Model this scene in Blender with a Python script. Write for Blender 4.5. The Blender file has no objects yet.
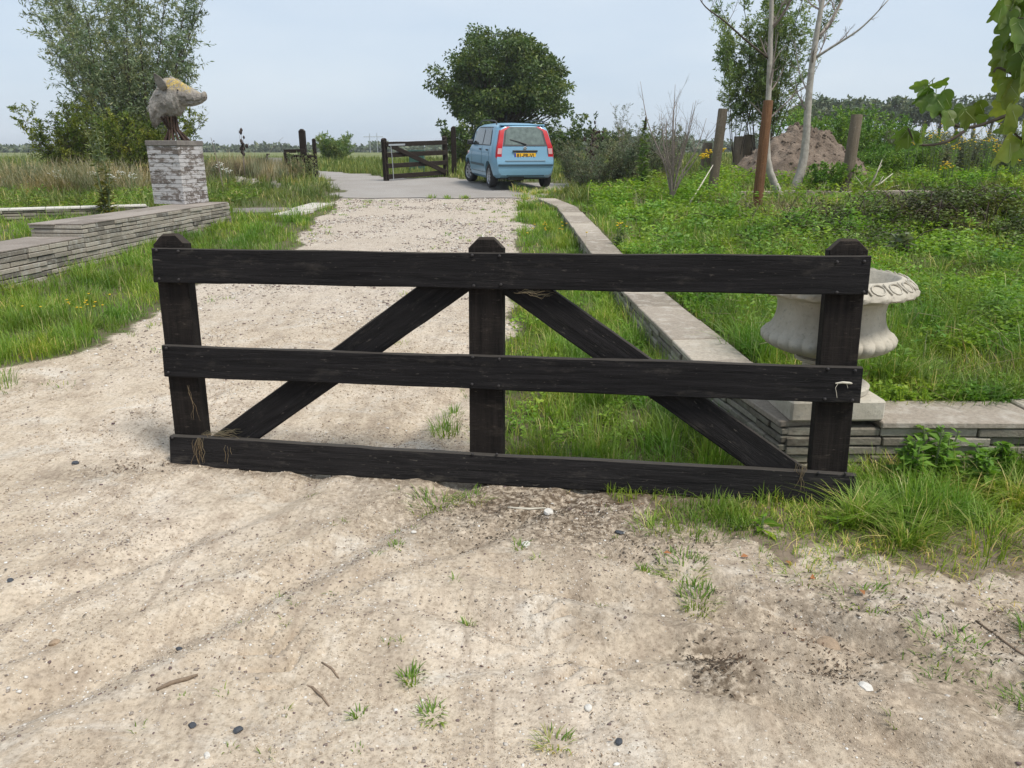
import bpy, bmesh, math, random
import numpy as np
from mathutils import Vector, Matrix, Euler
R = math.radians
rnd = random.Random(7)
rng = np.random.default_rng(11)
SC = bpy.context.scene
COL = SC.collection

# ------------------------------------------------------------------ camera, light, exposure
CAM_H, PITCH, FPX = 1.6, R(17.1), 760.0
cam = bpy.data.cameras.new('camera'); co = bpy.data.objects.new('camera', cam); COL.objects.link(co)
co.location = (0, 0, CAM_H); co.rotation_euler = (math.pi/2 - PITCH, 0, 0)
cam.sensor_width = 36; cam.lens = 36*FPX/1024; cam.clip_start = .05; cam.clip_end = 6000
SC.camera = co
SUN_EL, SUN_AZ = R(60), R(128)      # azimuth measured clockwise from +Y
w = bpy.data.worlds.new('World'); SC.world = w; w.use_nodes = True
nt = w.node_tree; nt.nodes.clear()
out = nt.nodes.new('ShaderNodeOutputWorld'); bg = nt.nodes.new('ShaderNodeBackground')
sky = nt.nodes.new('ShaderNodeTexSky'); sky.sky_type = 'NISHITA'; sky.sun_disc = False
sky.sun_elevation = SUN_EL; sky.sun_rotation = SUN_AZ
sky.air_density = 1.0; sky.dust_density = 2.5; sky.ozone_density = 1.5
bg.inputs['Strength'].default_value = .10
tc = nt.nodes.new('ShaderNodeTexCoord'); mp = nt.nodes.new('ShaderNodeMapping')
mp.inputs['Scale'].default_value = (1, 1, 3.5)
nz = nt.nodes.new('ShaderNodeTexNoise'); nz.inputs['Scale'].default_value = 2.4; nz.inputs['Detail'].default_value = 6; nz.inputs['Roughness'].default_value = .5
cr = nt.nodes.new('ShaderNodeValToRGB')
cr.color_ramp.elements[0].position = .3; cr.color_ramp.elements[0].color = (4.5, 5.4, 6.5, 1)
cr.color_ramp.elements[1].position = .75; cr.color_ramp.elements[1].color = (5.9, 6.5, 7.1, 1)
mx = nt.nodes.new('ShaderNodeMix'); mx.data_type = 'RGBA'; mx.inputs[0].default_value = .82
nt.links.new(tc.outputs['Generated'], mp.inputs['Vector']); nt.links.new(mp.outputs[0], nz.inputs['Vector'])
nt.links.new(nz.outputs['Fac'], cr.inputs['Fac'])
nt.links.new(sky.outputs[0], mx.inputs[6]); nt.links.new(cr.outputs[0], mx.inputs[7])
nt.links.new(mx.outputs[2], bg.inputs['Color']); nt.links.new(bg.outputs[0], out.inputs['Surface'])
sl = bpy.data.lights.new('sun', 'SUN'); sl.energy = 2.6; sl.angle = R(15); sl.color = (1, .955, .88)
so = bpy.data.objects.new('sun', sl); COL.objects.link(so)
sd = Vector((math.sin(SUN_AZ)*math.cos(SUN_EL), math.cos(SUN_AZ)*math.cos(SUN_EL), math.sin(SUN_EL)))
so.rotation_euler = sd.to_track_quat('Z', 'Y').to_euler(); so.location = (10, -10, 20)
SC.view_settings.view_transform = 'Standard'; SC.view_settings.look = 'None'
SC.view_settings.exposure = 0.50; SC.view_settings.gamma = 1
SC.render.engine = 'CYCLES'; SC.cycles.max_bounces = 6; SC.cycles.transparent_max_bounces = 6

# ------------------------------------------------------------------ helpers
def tag(o, label=None, cat=None, group=None, kind=None):
    if label: o['label'] = label
    if cat: o['category'] = cat
    if group: o['group'] = group
    if kind: o['kind'] = kind
    return o

def empty(name, loc=(0, 0, 0), rz=0, label=None, cat=None, group=None):
    o = bpy.data.objects.new(name, None); COL.objects.link(o); o.empty_display_size = .2
    o.location = loc; o.rotation_euler = (0, 0, rz)
    return tag(o, label, cat, group)

def link(name, me, mat=None, parent=None, loc=None, rot=None, smooth=False):
    o = bpy.data.objects.new(name, me); COL.objects.link(o)
    if mat is not None and len(me.materials) == 0: me.materials.append(mat)
    if parent is not None: o.parent = parent
    if loc is not None: o.location = loc
    if rot is not None: o.rotation_euler = rot
    if smooth:
        me.polygons.foreach_set('use_smooth', [True]*len(me.polygons))
    return o

def npmesh(name, V, F, attrs=None, smooth=False):
    """V (n,3); F list of int arrays (m,k) with any k."""
    me = bpy.data.meshes.new(name)
    V = np.asarray(V, np.float32)
    me.vertices.add(len(V)); me.vertices.foreach_set('co', V.ravel())
    loops = np.concatenate([np.asarray(f, np.int32).ravel() for f in F])
    sizes = np.concatenate([np.full(len(f), f.shape[1], np.int32) for f in F])
    me.loops.add(len(loops)); me.loops.foreach_set('vertex_index', loops)
    me.polygons.add(len(sizes))
    st = np.zeros(len(sizes), np.int32); st[1:] = np.cumsum(sizes)[:-1]
    me.polygons.foreach_set('loop_start', st)
    try: me.polygons.foreach_set('loop_total', sizes)
    except Exception: pass
    if smooth: me.polygons.foreach_set('use_smooth', np.ones(len(sizes), bool))
    for k, a in (attrs or {}).items():
        at = me.attributes.new(k, 'FLOAT', 'POINT'); at.data.foreach_set('value', np.asarray(a, np.float32))
    me.update(calc_edges=True); me.validate()
    return me

def pymesh(name, V, F, smooth=False, attrs=None):
    me = bpy.data.meshes.new(name); me.from_pydata([tuple(v) for v in V], [], [tuple(f) for f in F])
    if smooth: me.polygons.foreach_set('use_smooth', [True]*len(me.polygons))
    for k, a in (attrs or {}).items():
        at = me.attributes.new(k, 'FLOAT', 'POINT'); at.data.foreach_set('value', a)
    me.update(); return me

class MB:
    def __init__(s): s.v = []; s.f = []; s.r = []
    def add(s, V, F, r=None):
        n = len(s.v); s.v += [tuple(v) for v in V]; s.f += [tuple(i+n for i in f) for f in F]
        s.r += [rnd.random() if r is None else r]*len(V)
    def box(s, c, d, M=None, ch=0, r=None):
        x, y, z = d[0]/2, d[1]/2, d[2]/2
        V = [Vector((sx*x, sy*y, sz*z)) for sx in (-1, 1) for sy in (-1, 1) for sz in (-1, 1)]
        F = [(0, 1, 3, 2), (4, 6, 7, 5), (0, 4, 5, 1), (2, 3, 7, 6), (0, 2, 6, 4), (1, 5, 7, 3)]
        if ch:
            bm = bmesh.new(); vs = [bm.verts.new(v) for v in V]
            for f in F: bm.faces.new([vs[i] for i in f])
            bmesh.ops.bevel(bm, geom=bm.edges[:], offset=ch, segments=1, affect='EDGES')
            bm.verts.index_update(); V = [v.co.copy() for v in bm.verts]; F = [[v.index for v in f.verts] for f in bm.faces]; bm.free()
        c = Vector(c)
        V = [(M @ v if M is not None else v) + c for v in V]
        s.add(V, F, r)
    def tube(s, pts, rad, n=6, cap=True, r=None):
        pts = [Vector(p) for p in pts]
        if not hasattr(rad, '__len__'): rad = [rad]*len(pts)
        V = []; F = []; up = Vector((0, 0, 1)); prev = None
        for i, p in enumerate(pts):
            t = (pts[min(i+1, len(pts)-1)] - pts[max(i-1, 0)])
            if t.length < 1e-9: t = Vector((0, 0, 1))
            t.normalize()
            if prev is None:
                a = t.orthogonal().normalized()
            else:
                a = prev - t*prev.dot(t)
                a = a.normalized() if a.length > 1e-6 else t.orthogonal().normalized()
            prev = a; b = t.cross(a)
            for k in range(n):
                q = 2*math.pi*k/n
                V.append(p + (a*math.cos(q) + b*math.sin(q))*rad[i])
        for i in range(len(pts)-1):
            for k in range(n):
                k2 = (k+1) % n
                F.append((i*n+k, i*n+k2, (i+1)*n+k2, (i+1)*n+k))
        if cap: F.append(tuple(range(n))[::-1]); F.append(tuple((len(pts)-1)*n+k for k in range(n)))
        s.add(V, F, r)
    def lathe(s, prof, n=32, c=(0, 0, 0), mod=None, M=None):
        V = []; F = []; c = Vector(c)
        for i, (r_, z) in enumerate(prof):
            for k in range(n):
                a = 2*math.pi*k/n; rr = r_ if mod is None else mod(r_, z, a, i)
                v = Vector((rr*math.cos(a), rr*math.sin(a), z))
                V.append((M @ v if M is not None else v) + c)
        for i in range(len(prof)-1):
            for k in range(n):
                k2 = (k+1) % n; F.append((i*n+k, i*n+k2, (i+1)*n+k2, (i+1)*n+k))
        F.append(tuple(range(n))[::-1]); F.append(tuple((len(prof)-1)*n+k for k in range(n)))
        s.add(V, F)
    def build(s, name, mat, parent=None, loc=None, rot=None, smooth=False):
        me = pymesh(name, s.v, s.f, smooth, {'rnd': s.r})
        return link(name, me, mat, parent, loc, rot)

def autosmooth(o, ang=35):
    bm = bmesh.new(); bm.from_mesh(o.data)
    for e in bm.edges:
        if len(e.link_faces) == 2: e.smooth = e.calc_face_angle(0) < R(ang)
    for f in bm.faces: f.smooth = True
    bm.to_mesh(o.data); bm.free(); return o

def view_xz(px, py, y):
    """world x,z at forward distance y seen at a photo position (used to read off real sizes)"""
    X = (px-512)/FPX; Y = (py-384)/FPX
    fy = math.cos(PITCH) - Y*math.sin(PITCH); fz = -math.sin(PITCH) - Y*math.cos(PITCH)
    t = y/fy; return X*t, CAM_H + fz*t

# value noise
def _h(ix, iy, s):
    n = (ix.astype(np.int64)*374761393 + iy.astype(np.int64)*668265263 + s*982451653) & 0x7fffffff
    n = ((n ^ (n >> 13))*1274126177) & 0x7fffffff
    return ((n ^ (n >> 16)) & 0xffff)/65535.0
def vn(x, y, s=0):
    x = np.asarray(x, float); y = np.asarray(y, float)
    ix = np.floor(x); iy = np.floor(y); fx = x-ix; fy = y-iy
    fx = fx*fx*(3-2*fx); fy = fy*fy*(3-2*fy)
    return (_h(ix, iy, s)*(1-fx)+_h(ix+1, iy, s)*fx)*(1-fy) + (_h(ix, iy+1, s)*(1-fx)+_h(ix+1, iy+1, s)*fx)*fy
def fbm(x, y, o=4, s=0, g=.5):
    a = 1; t = 0; n = 0
    for k in range(o):
        t += a*vn(x*2**k, y*2**k, s+k); n += a; a *= g
    return t/n
def ss(a, b, x):
    t = np.clip((x-a)/(b-a), 0, 1); return t*t*(3-2*t)

# ------------------------------------------------------------------ terrain shape
def base(y): return np.interp(y, [0, 3.5, 20.5, 24, 400], [0, 0, .72, .8, .8])
WALL = [(1.37, 3.62), (1.16, 4.68), (1.02, 6.75), (.94, 9.1), (.90, 12), (.84, 14.6), (.55, 16.3)]   # track face of the right wall
WY = [p[1] for p in WALL]; WX = [p[0] for p in WALL]
def wallx(y): return np.interp(y, WY, WX)
def terr(x, y):
    x = np.asarray(x, float); y = np.asarray(y, float)
    b = base(y)
    zc = .235 + .028*(y-3.6); zf = b + .235
    zc = zc*(1-ss(15, 17, y)) + b*ss(15, 17, y)
    zr = zc + (zf-zc)*ss(1.6, 3.6, x)
    mr = ss(.12, .26, x-wallx(y))*ss(.12, .26, y-3.62)
    mr2 = ss(1.2, 2.6, x)
    mr = np.where(y > 16.2, mr2, mr)
    z = b + (zr-b)*mr
    zl = np.maximum(b, .555)
    ml = np.where(y < 13.1, ss(.25, .45, -5.0-x), ss(-.2, 2.2, -5.3-x))
    z = z + (np.maximum(zl, z)-z)*ml
    z = z + .24*np.exp(-(((x-6.3)/1.5)**2+((y-10.6-(x-6.3)*.25)/.9)**2)**1.5)*mr
    return z
def inpoly(x, y, P):
    x = np.asarray(x); y = np.asarray(y); c = np.zeros(x.shape, bool); n = len(P)
    for i in range(n):
        x1, y1 = P[i]; x2, y2 = P[(i+1) % n]
        if y1 == y2: continue
        k = ((y1 > y) != (y2 > y)) & (x < (x2-x1)*(y-y1)/(y2-y1) + x1); c ^= k
    return c
SAND = [(-9, -3), (-8, 2), (-5.6, 4.6), (-3.74, 5.35), (-3.4, 5.8), (-3.35, 6.9), (-3.35, 8.2), (-3.2, 9.6), (-3.05, 11.3), (-3.45, 14.3), (-3.9, 18), (-5.1, 21.9), (-6.4, 26.6), (-10, 34), (-18, 50),
        (-15.5, 51), (-7.9, 32), (-5.4, 27.8), (-3.9, 24.2), (-3.2, 23.6), (-2.1, 24.6), (-1.6, 23.2), (-1.1, 21.8), (1.7, 21.6), (1.8, 19.3), (1.0, 18.6), (.75, 17.8), (.45, 15.5), (.15, 13), (.0, 9.7), (-.02, 7.5), (-.1, 5.9), (-.14, 5.0), (-.10, 4.2), (-.06, 3.66), (.3, 3.42), (.62, 3.2),
        (.85, 2.9), (1.15, 2.72), (1.4, 2.6), (1.7, 2.5), (2.1, 2.62), (3.2, 2.62), (5, 2.4), (7, 1), (8, -3)]
def sandmask(x, y):
    """soft, ragged 0..1 mask of bare track"""
    s = np.clip(y/8, .25, 2)
    fgm = np.where((y < 3.9) & (x > .2), 1.0, 0.0)
    wx = (fbm(x*1.6, y*1.1, 4, 3)-.5)*(.55*s+.35*fgm) + (fbm(x*7, y*6, 3, 9)-.5)*(.14+.30*fgm)
    wy = (fbm(x*1.6+40, y*1.1, 4, 5)-.5)*(.55*s+.35*fgm) + (fbm(x*8+9, y*8, 3, 19)-.5)*.5*fgm
    acc = 0
    for dx, dy in ((0, 0), (.07, .05), (-.07, .05), (.0, -.09), (.04, 0), (-.04, 0)):
        acc = acc + inpoly(x+wx+dx, y+wy+dy, SAND)
    return acc/6.0
# tyre tread marks and ruts pressed into the sand
def relief(x, y):
    s = sandmask(x, y)
    z = (fbm(x*2.2, y*2.2, 4, 21)-.5)*.05 + (fbm(x*9, y*9, 3, 33)-.5)*(.022+.022*ss(-.2, .8, x)*(y < 3.3))
    z = z + np.where(y < 4.5, (fbm(x*34, y*34, 2, 41)-.5)*.009*ss(.35, .6, fbm(x*2.6, y*2.6, 3, 44)), 0)
    def rut(cx, cy, ang, curv, wid, dep, l0, l1):
        u = (x-cx)*math.cos(ang) + (y-cy)*math.sin(ang); v = -(x-cx)*math.sin(ang) + (y-cy)*math.cos(ang) - curv*u*u
        v = v + (fbm(u*3+cx, v*0+cy, 2, 5)-.5)*.08
        m = ss(l0, l0+.5, u)*(1-ss(l1-.5, l1, u))
        return (-dep*2.2*np.exp(-(v/wid)**2) + dep*.45*np.exp(-((np.abs(v)-wid*1.9)/(wid*.6))**2))*m
    z = z + rut(-.9, 2.6, R(52), .05, .09, .022, -2.5, 2.4) + rut(-1.45, 2.9, R(54), .04, .08, .016, -2.5, 2.5)
    z = z + rut(.9, 2.35, R(-24), -.10, .07, .024, -1.2, 1.6) + rut(.6, 2.05, R(-27), -.08, .06, .02, -1.3, 1.8) + rut(1.3, 2.0, R(-20), -.06, .05, .016, -1.2, 1.2)
    z = z + rut(.75, 2.6, R(-35), -.05, .04, .014, -.8, 1.0) + rut(-.2, 2.9, R(40), .05, .05, .012, -.8, 1.0) + rut(1.0, 1.85, R(-22), -.06, .045, .016, -.9, 1.2)
    z = z + rut(.2, 2.15, R(4), .1, .05, .012, -.6, .9)
    for cx, cy, ang, n in ((-.74, 2.1, R(-52), 5), (.22, 2.3, R(100), 6)):
        u = (x-cx)*math.cos(ang) + (y-cy)*math.sin(ang); v = -(x-cx)*math.sin(ang) + (y-cy)*math.cos(ang)
        ph = (u + np.abs(v)*.7)/.095
        m = (np.abs(u) < .095*n/2)*np.exp(-(v/.12)**4)*ss(.25, .5, fbm(x*6, y*6, 2, 77))
        z = z - .034*m*np.clip(np.sin(ph*2*math.pi)+.3, 0, 1.3)
    return z*(.25+.75*s)*np.clip(1-(y-9)/14, .15, 1)
def gz(x, y): return terr(x, y) + relief(x, y)

# ------------------------------------------------------------------ materials
def newmat(name):
    m = bpy.data.materials.new(name); m.use_nodes = True; n = m.node_tree
    return m, n, n.nodes['Principled BSDF']
def N(n, t, **k):
    o = n.nodes.new(t)
    for a, b in k.items():
        if a in ('Scale', 'Detail', 'Roughness', 'Distortion', 'W', 'Strength', 'Distance', 'Randomness'): o.inputs[a].default_value = b
        else: setattr(o, a, b)
    return o
def ramp(n, fac, stops, interp='LINEAR'):
    r = n.nodes.new('ShaderNodeValToRGB'); e = r.color_ramp.elements; r.color_ramp.interpolation = interp
    while len(e) < len(stops): e.new(.5)
    for i, (p, c) in enumerate(stops):
        e[i].position = p; e[i].color = (*c, 1) if len(c) == 3 else c
    n.links.new(fac, r.inputs['Fac']); return r.outputs['Color']
def mix(n, fac, a, b, mode='MIX'):
    m = n.nodes.new('ShaderNodeMix'); m.data_type = 'RGBA'; m.blend_type = mode
    for s, v in ((m.inputs[0], fac), (m.inputs[6], a), (m.inputs[7], b)):
        if isinstance(v, (int, float)): s.default_value = v
        elif isinstance(v, tuple): s.default_value = (*v, 1)
        else: n.links.new(v, s)
    return m.outputs[2]
def noise(n, scale, detail=4, rough=.55, vec=None, stretch=None, dist=0):
    c = n.nodes.new('ShaderNodeTexCoord'); t = N(n, 'ShaderNodeTexNoise', Scale=scale, Detail=detail, Roughness=rough, Distortion=dist)
    v = c.outputs['Object'] if vec is None else vec
    if stretch:
        mp = n.nodes.new('ShaderNodeMapping'); mp.inputs['Scale'].default_value = stretch
        n.links.new(v, mp.inputs['Vector']); v = mp.outputs[0]
    n.links.new(v, t.inputs['Vector']); return t.outputs['Fac']
def attr(n, name): a = n.nodes.new('ShaderNodeAttribute'); a.attribute_name = name; return a.outputs['Fac']
def bump(n, p, h, st=.5, dist=.01, normal=None):
    b = N(n, 'ShaderNodeBump', Strength=st, Distance=dist); n.links.new(h, b.inputs['Height'])
    if normal is not None: n.links.new(normal, b.inputs['Normal'])
    n.links.new(b.outputs[0], p.inputs['Normal']); return b.outputs[0]
def math_(n, op, a, b=0, clamp=False):
    m = n.nodes.new('ShaderNodeMath'); m.operation = op; m.use_clamp = clamp
    for s, v in ((m.inputs[0], a), (m.inputs[1], b)):
        if isinstance(v, (int, float)): s.default_value = v
        else: n.links.new(v, s)
    return m.outputs[0]

def leafmat(name, stops, rough=.5, trans=.35, spec=.35):
    if name in ('meadow_grass_blades', 'broad_weed_leaves', 'nettle_leaves', 'coarse_mixed_grass', 'bright_bush_leaves', 'dark_bramble_leaves'): stops = [(a_, (b_[0]*1.12, b_[1]*1.14, b_[2]*.85)) for a_, b_ in stops]
    m, n, p = newmat(name)
    c = ramp(n, attr(n, 'rnd'), stops)
    big = noise(n, .9, 3)
    hue = noise(n, 1.7, 4, .65)
    c2 = mix(n, ramp(n, big, [(.38, (.6, .6, .6)), (.55, (0, 0, 0))]), c, tuple(v*.75 for v in stops[0][1]))
    c2 = mix(n, 1, c2, ramp(n, hue, [(.34, (.66, .88, .85)), (.5, (1, 1, 1)), (.66, (1.35, 1.10, .9))]), 'MULTIPLY')
    n.links.new(c2, p.inputs['Base Color']); p.inputs['Roughness'].default_value = rough
    p.inputs['Specular IOR Level'].default_value = spec
    t = n.nodes.new('ShaderNodeBsdfTranslucent'); n.links.new(mix(n, 1, c2, (1.25, 1.3, .7), 'MULTIPLY'), t.inputs['Color'])
    ms = n.nodes.new('ShaderNodeMixShader'); ms.inputs[0].default_value = trans
    n.links.new(p.outputs[0], ms.inputs[1]); n.links.new(t.outputs[0], ms.inputs[2])
    n.links.new(ms.outputs[0], n.nodes['Material Output'].inputs['Surface']); return m

def plain(name, col, rough=.6, metal=0, spec=.5, var=.0, vs=8, bumpst=0, bs=60, coat=0):
    m, n, p = newmat(name); p.inputs['Roughness'].default_value = rough; p.inputs['Metallic'].default_value = metal
    p.inputs['Specular IOR Level'].default_value = spec; p.inputs['Coat Weight'].default_value = coat
    if var:
        f = noise(n, vs, 5, .6)
        n.links.new(ramp(n, f, [(.25, tuple(c*(1-var) for c in col)), (.75, tuple(min(1, c*(1+var)) for c in col))]), p.inputs['Base Color'])
    else: p.inputs['Base Color'].default_value = (*col, 1)
    if bumpst: bump(n, p, noise(n, bs, 4), bumpst, .01)
    return m

def ground_mat():
    m, n, p = newmat('ground_surface')
    co_ = n.nodes.new('ShaderNodeTexCoord').outputs['Object']
    n1 = noise(n, .8, 6, .6); n2 = noise(n, 6, 6, .65); n3 = noise(n, 55, 4, .7); n4 = noise(n, 260, 2, .6)
    sand = ramp(n, n1, [(.3, (.385, .31, .23)), (.48, (.485, .405, .31)), (.7, (.575, .495, .405))])
    sand = mix(n, ramp(n, n2, [(.34, (.7, .7, .7)), (.50, (0, 0, 0))]), sand, (.315, .25, .19))
    sand = mix(n, ramp(n, n2, [(.55, (0, 0, 0)), (.72, (.75, .75, .75))]), sand, (.60, .53, .44))
    streak = noise(n, 4.2, 6, .66, None, (2.8, .4, 1), 1.2)
    sand = mix(n, ramp(n, streak, [(.50, (0, 0, 0)), (.66, (.55, .55, .55))]), sand, (.285, .225, .17))
    pale = noise(n, 2.1, 6, .7, None, (1, 1.6, 1), .8)
    sand = mix(n, ramp(n, pale, [(.54, (0, 0, 0)), (.70, (.7, .7, .7))]), sand, (.56, .52, .455))
    grit = ramp(n, n3, [(.3, (.55, .52, .49)), (.5, (1, 1, 1)), (.72, (1.22, 1.22, 1.22))])
    sand = mix(n, .85, sand, mix(n, 1, sand, grit, 'MULTIPLY'))
    dens = noise(n, 3.2, 5, .7)
    def specks(scale, lo, colr, amt, base_):
        v = N(n, 'ShaderNodeTexVoronoi', Scale=scale); wv = n.nodes.new('ShaderNodeVectorMath'); wv.operation = 'ADD'
        wn = N(n, 'ShaderNodeTexNoise', Scale=scale*1.7, Detail=3); n.links.new(co_, wn.inputs['Vector'])
        sc_ = n.nodes.new('ShaderNodeVectorMath'); sc_.operation = 'SCALE'; sc_.inputs['Scale'].default_value = .9/scale; n.links.new(wn.outputs['Color'], sc_.inputs[0])
        n.links.new(co_, wv.inputs[0]); n.links.new(sc_.outputs[0], wv.inputs[1]); n.links.new(wv.outputs[0], v.inputs['Vector'])
        sp = n.nodes.new('ShaderNodeSeparateColor'); n.links.new(v.outputs['Color'], sp.inputs[0])
        size = math_(n, 'MULTIPLY', sp.outputs[1], lo)
        thr = math_(n, 'ADD', amt, math_(n, 'MULTIPLY', math_(n, 'SUBTRACT', .56, dens), 1.1))
        k = math_(n, 'MULTIPLY', math_(n, 'LESS_THAN', v.outputs['Distance'], size), math_(n, 'GREATER_THAN', sp.outputs[0], thr))
        return mix(n, math_(n, 'MULTIPLY', k, .8), base_, colr), k
    sand, k1 = specks(120, .55, (.66, .60, .52), .88, sand)
    sand, k2 = specks(90, .5, (.20, .16, .125), .94, sand)
    sand, k3 = specks(34, .40, (.32, .26, .20), .95, sand)
    # asphalt / old gravel on the far road
    asp = mix(n, ramp(n, n3, [(.3, (0, 0, 0)), (.7, (1, 1, 1))]), (.27, .25, .23), (.36, .335, .31))
    asp = mix(n, ramp(n, n1, [(.35, (.5, .5, .5)), (.6, (0, 0, 0))]), asp, (.235, .21, .185))
    grv = mix(n, ramp(n, n3, [(.38, (0, 0, 0)), (.62, (1, 1, 1))]), (.26, .215, .175), (.55, .49, .42))
    sand = mix(n, math_(n, 'MULTIPLY', attr(n, 'gravel'), .75), sand, grv)
    sand = mix(n, attr(n, 'asphalt'), sand, asp)
    soil = ramp(n, n2, [(.3, (.07, .058, .036)), (.55, (.12, .10, .062)), (.75, (.17, .145, .10))])
    soil = mix(n, ramp(n, noise(n, 14, 4), [(.45, (0, 0, 0)), (.6, (.8, .8, .8))]), soil, (.09, .125, .035))
    field = ramp(n, noise(n, .05, 5, .6), [(.35, (.095, .125, .035)), (.5, (.15, .17, .06)), (.65, (.22, .21, .10))])
    soil = mix(n, attr(n, 'fg'), soil, ramp(n, n2, [(.3, (.13, .10, .075)), (.5, (.21, .165, .12)), (.7, (.30, .245, .185))]))
    soil = mix(n, attr(n, 'field'), soil, field)
    edge = math_(n, 'ADD', attr(n, 'sand'), math_(n, 'MULTIPLY', math_(n, 'SUBTRACT', noise(n, 22, 5, .7), .5), .9))
    k = ramp(n, edge, [(.30, (0, 0, 0)), (.70, (1, 1, 1))])
    col = mix(n, k, soil, sand)
    dk = math_(n, 'MULTIPLY', attr(n, 'damp_shade'), ramp(n, noise(n, 30, 5, .7), [(.38, (0, 0, 0)), (.56, (1, 1, 1))]))
    col = mix(n, dk, col, (.115, .085, .058))  # damp soil patches, plus the gate's contact shade painted dark
    n.links.new(col, p.inputs['Base Color']); p.inputs['Roughness'].default_value = .95; p.inputs['Specular IOR Level'].default_value = .15
    b1 = bump(n, p, n3, .55, .012); b2 = bump(n, p, n4, .5, .004, b1)
    bump(n, p, math_(n, 'ADD', math_(n, 'ADD', k1, k2), k3), .6, .006, b2)
    return m

def wood_mat(name, dark, light, dust_lit, bumpd=.004, sc=(1.2, 26, 26), knots=True, dustamt=.5):
    m, n, p = newmat(name)
    oi = n.nodes.new('ShaderNodeObjectInfo'); co_ = n.nodes.new('ShaderNodeTexCoord').outputs['Object']
    va = n.nodes.new('ShaderNodeVectorMath'); va.operation = 'MULTIPLY_ADD'; va.inputs[1].default_value = (1, 1, 1)
    n.links.new(co_, va.inputs[0])
    cx = n.nodes.new('ShaderNodeCombineXYZ'); n.links.new(math_(n, 'MULTIPLY', oi.outputs['Random'], 37), cx.inputs[0]); n.links.new(cx.outputs[0], va.inputs[2])
    v = va.outputs[0]
    g = noise(n, 3, 7, .72, v, sc, .4); g2 = noise(n, 14, 3, .6, v, (1, 7, 7), 0)
    fine = noise(n, 9, 4, .7, v, (1.5, 30, 30), 0)
    c = ramp(n, g, [(.3, dark), (.72, light)])
    c = mix(n, ramp(n, noise(n, 5, 6, .75, v, (1, 3, 3)), [(.56, (0, 0, 0)), (.80, (dustamt,)*3)]), c, dust_lit)
    sp = noise(n, 90, 3, .6, v, (.25, 1, 1))
    c = mix(n, ramp(n, sp, [(.66, (0, 0, 0)), (.72, (dustamt*1.3,)*3)]), c, dust_lit)
    hl = noise(n, 2.2, 6, .8, v, (1.5, 60, 60), .2)
    c = mix(n, ramp(n, hl, [(.56, (0, 0, 0)), (.68, (.55, .55, .55))]), c, tuple(min(1, k_*2.1) for k_ in light))
    scr = noise(n, 7, 2, .5, v, (.8, 9, 9), 2.5)
    c = mix(n, ramp(n, scr, [(.745, (0, 0, 0)), (.76, (dustamt*1.2,)*3)]), c, tuple(min(1, k_*1.6) for k_ in dust_lit))
    ge = n.nodes.new('ShaderNodeNewGeometry'); sx_ = n.nodes.new('ShaderNodeSeparateXYZ'); n.links.new(ge.outputs['True Normal'], sx_.inputs[0])
    lit_top = math_(n, 'MULTIPLY', math_(n, 'GREATER_THAN', sx_.outputs[2], .45), .7)
    c = mix(n, lit_top, c, mix(n, .5, dust_lit, light))  # upward faces painted paler as lit tops, using the dust tone
    n.links.new(c, p.inputs['Base Color']); p.inputs['Roughness'].default_value = .8; p.inputs['Specular IOR Level'].default_value = .16
    b = bump(n, p, g, 1.0, bumpd*1.6); bump(n, p, fine, 1.0, bumpd, b)
    return m

def brick_mat(name, stops, lich=(.5, .5, .46), lam=.25, paint=None):
    m, n, p = newmat(name)
    c = ramp(n, attr(n, 'rnd'), stops)
    n2 = noise(n, 9, 6, .7); n3 = noise(n, 45, 5, .7)
    c = mix(n, .6, c, mix(n, 1, c, ramp(n, n3, [(.3, (.55, .55, .55)), (.7, (1.3, 1.28, 1.25))]), 'MULTIPLY'))
    c = mix(n, ramp(n, n2, [(.5, (0, 0, 0)), (.68, (lam*2,)*3)]), c, lich)
    if paint:
        pn = noise(n, 8, 8, .8, None, (1, 1, 2.4))
        f = math_(n, 'ADD', pn, math_(n, 'MULTIPLY', math_(n, 'SUBTRACT', attr(n, 'rnd'), .5), .12))
        c = mix(n, ramp(n, f, [(.46, (0, 0, 0)), (.52, (1, 1, 1))]), c, paint)
    n.links.new(c, p.inputs['Base Color']); p.inputs['Roughness'].default_value = .93; p.inputs['Specular IOR Level'].default_value = .2
    b = bump(n, p, n3, .7, .008); bump(n, p, noise(n, 200, 2), .5, .002, b)
    return m

M = {}
M['ground'] = ground_mat()
M['tar'] = wood_mat('black_tarred_wood', (.0022, .0021, .0024), (.0185, .0168, .0175), (.12, .105, .088), sc=(.7, 13, 13), dustamt=.36)
M['tar_low'] = wood_mat('dusty_tarred_wood', (.004, .0038, .0042), (.030, .027, .027), (.13, .115, .095), sc=(.7, 13, 13), dustamt=.55)
M['tar_far'] = wood_mat('dark_brown_tarred_wood', (.012, .009, .008), (.035, .026, .02), (.12, .10, .08), dustamt=.3)
M['post'] = wood_mat('grey_weathered_post_wood', (.085, .066, .045), (.22, .178, .13), (.35, .32, .27), sc=(26, 26, 1.2))
M['rustpost'] = wood_mat('orange_brown_post_wood', (.085, .040, .020), (.22, .115, .058), (.3, .2, .13), sc=(22, 22, 1.2), dustamt=.25)
M['wall'] = brick_mat('thin_grey_slab_bricks', [(0, (.15, .135, .115)), (.4, (.27, .24, .20)), (.75, (.36, .32, .265)), (1, (.42, .38, .32))])
M['wall_dark'] = brick_mat('mossy_grey_slab_bricks', [(0, (.13, .115, .09)), (.5, (.25, .225, .18)), (1, (.36, .33, .27))], (.33, .34, .27))
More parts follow.
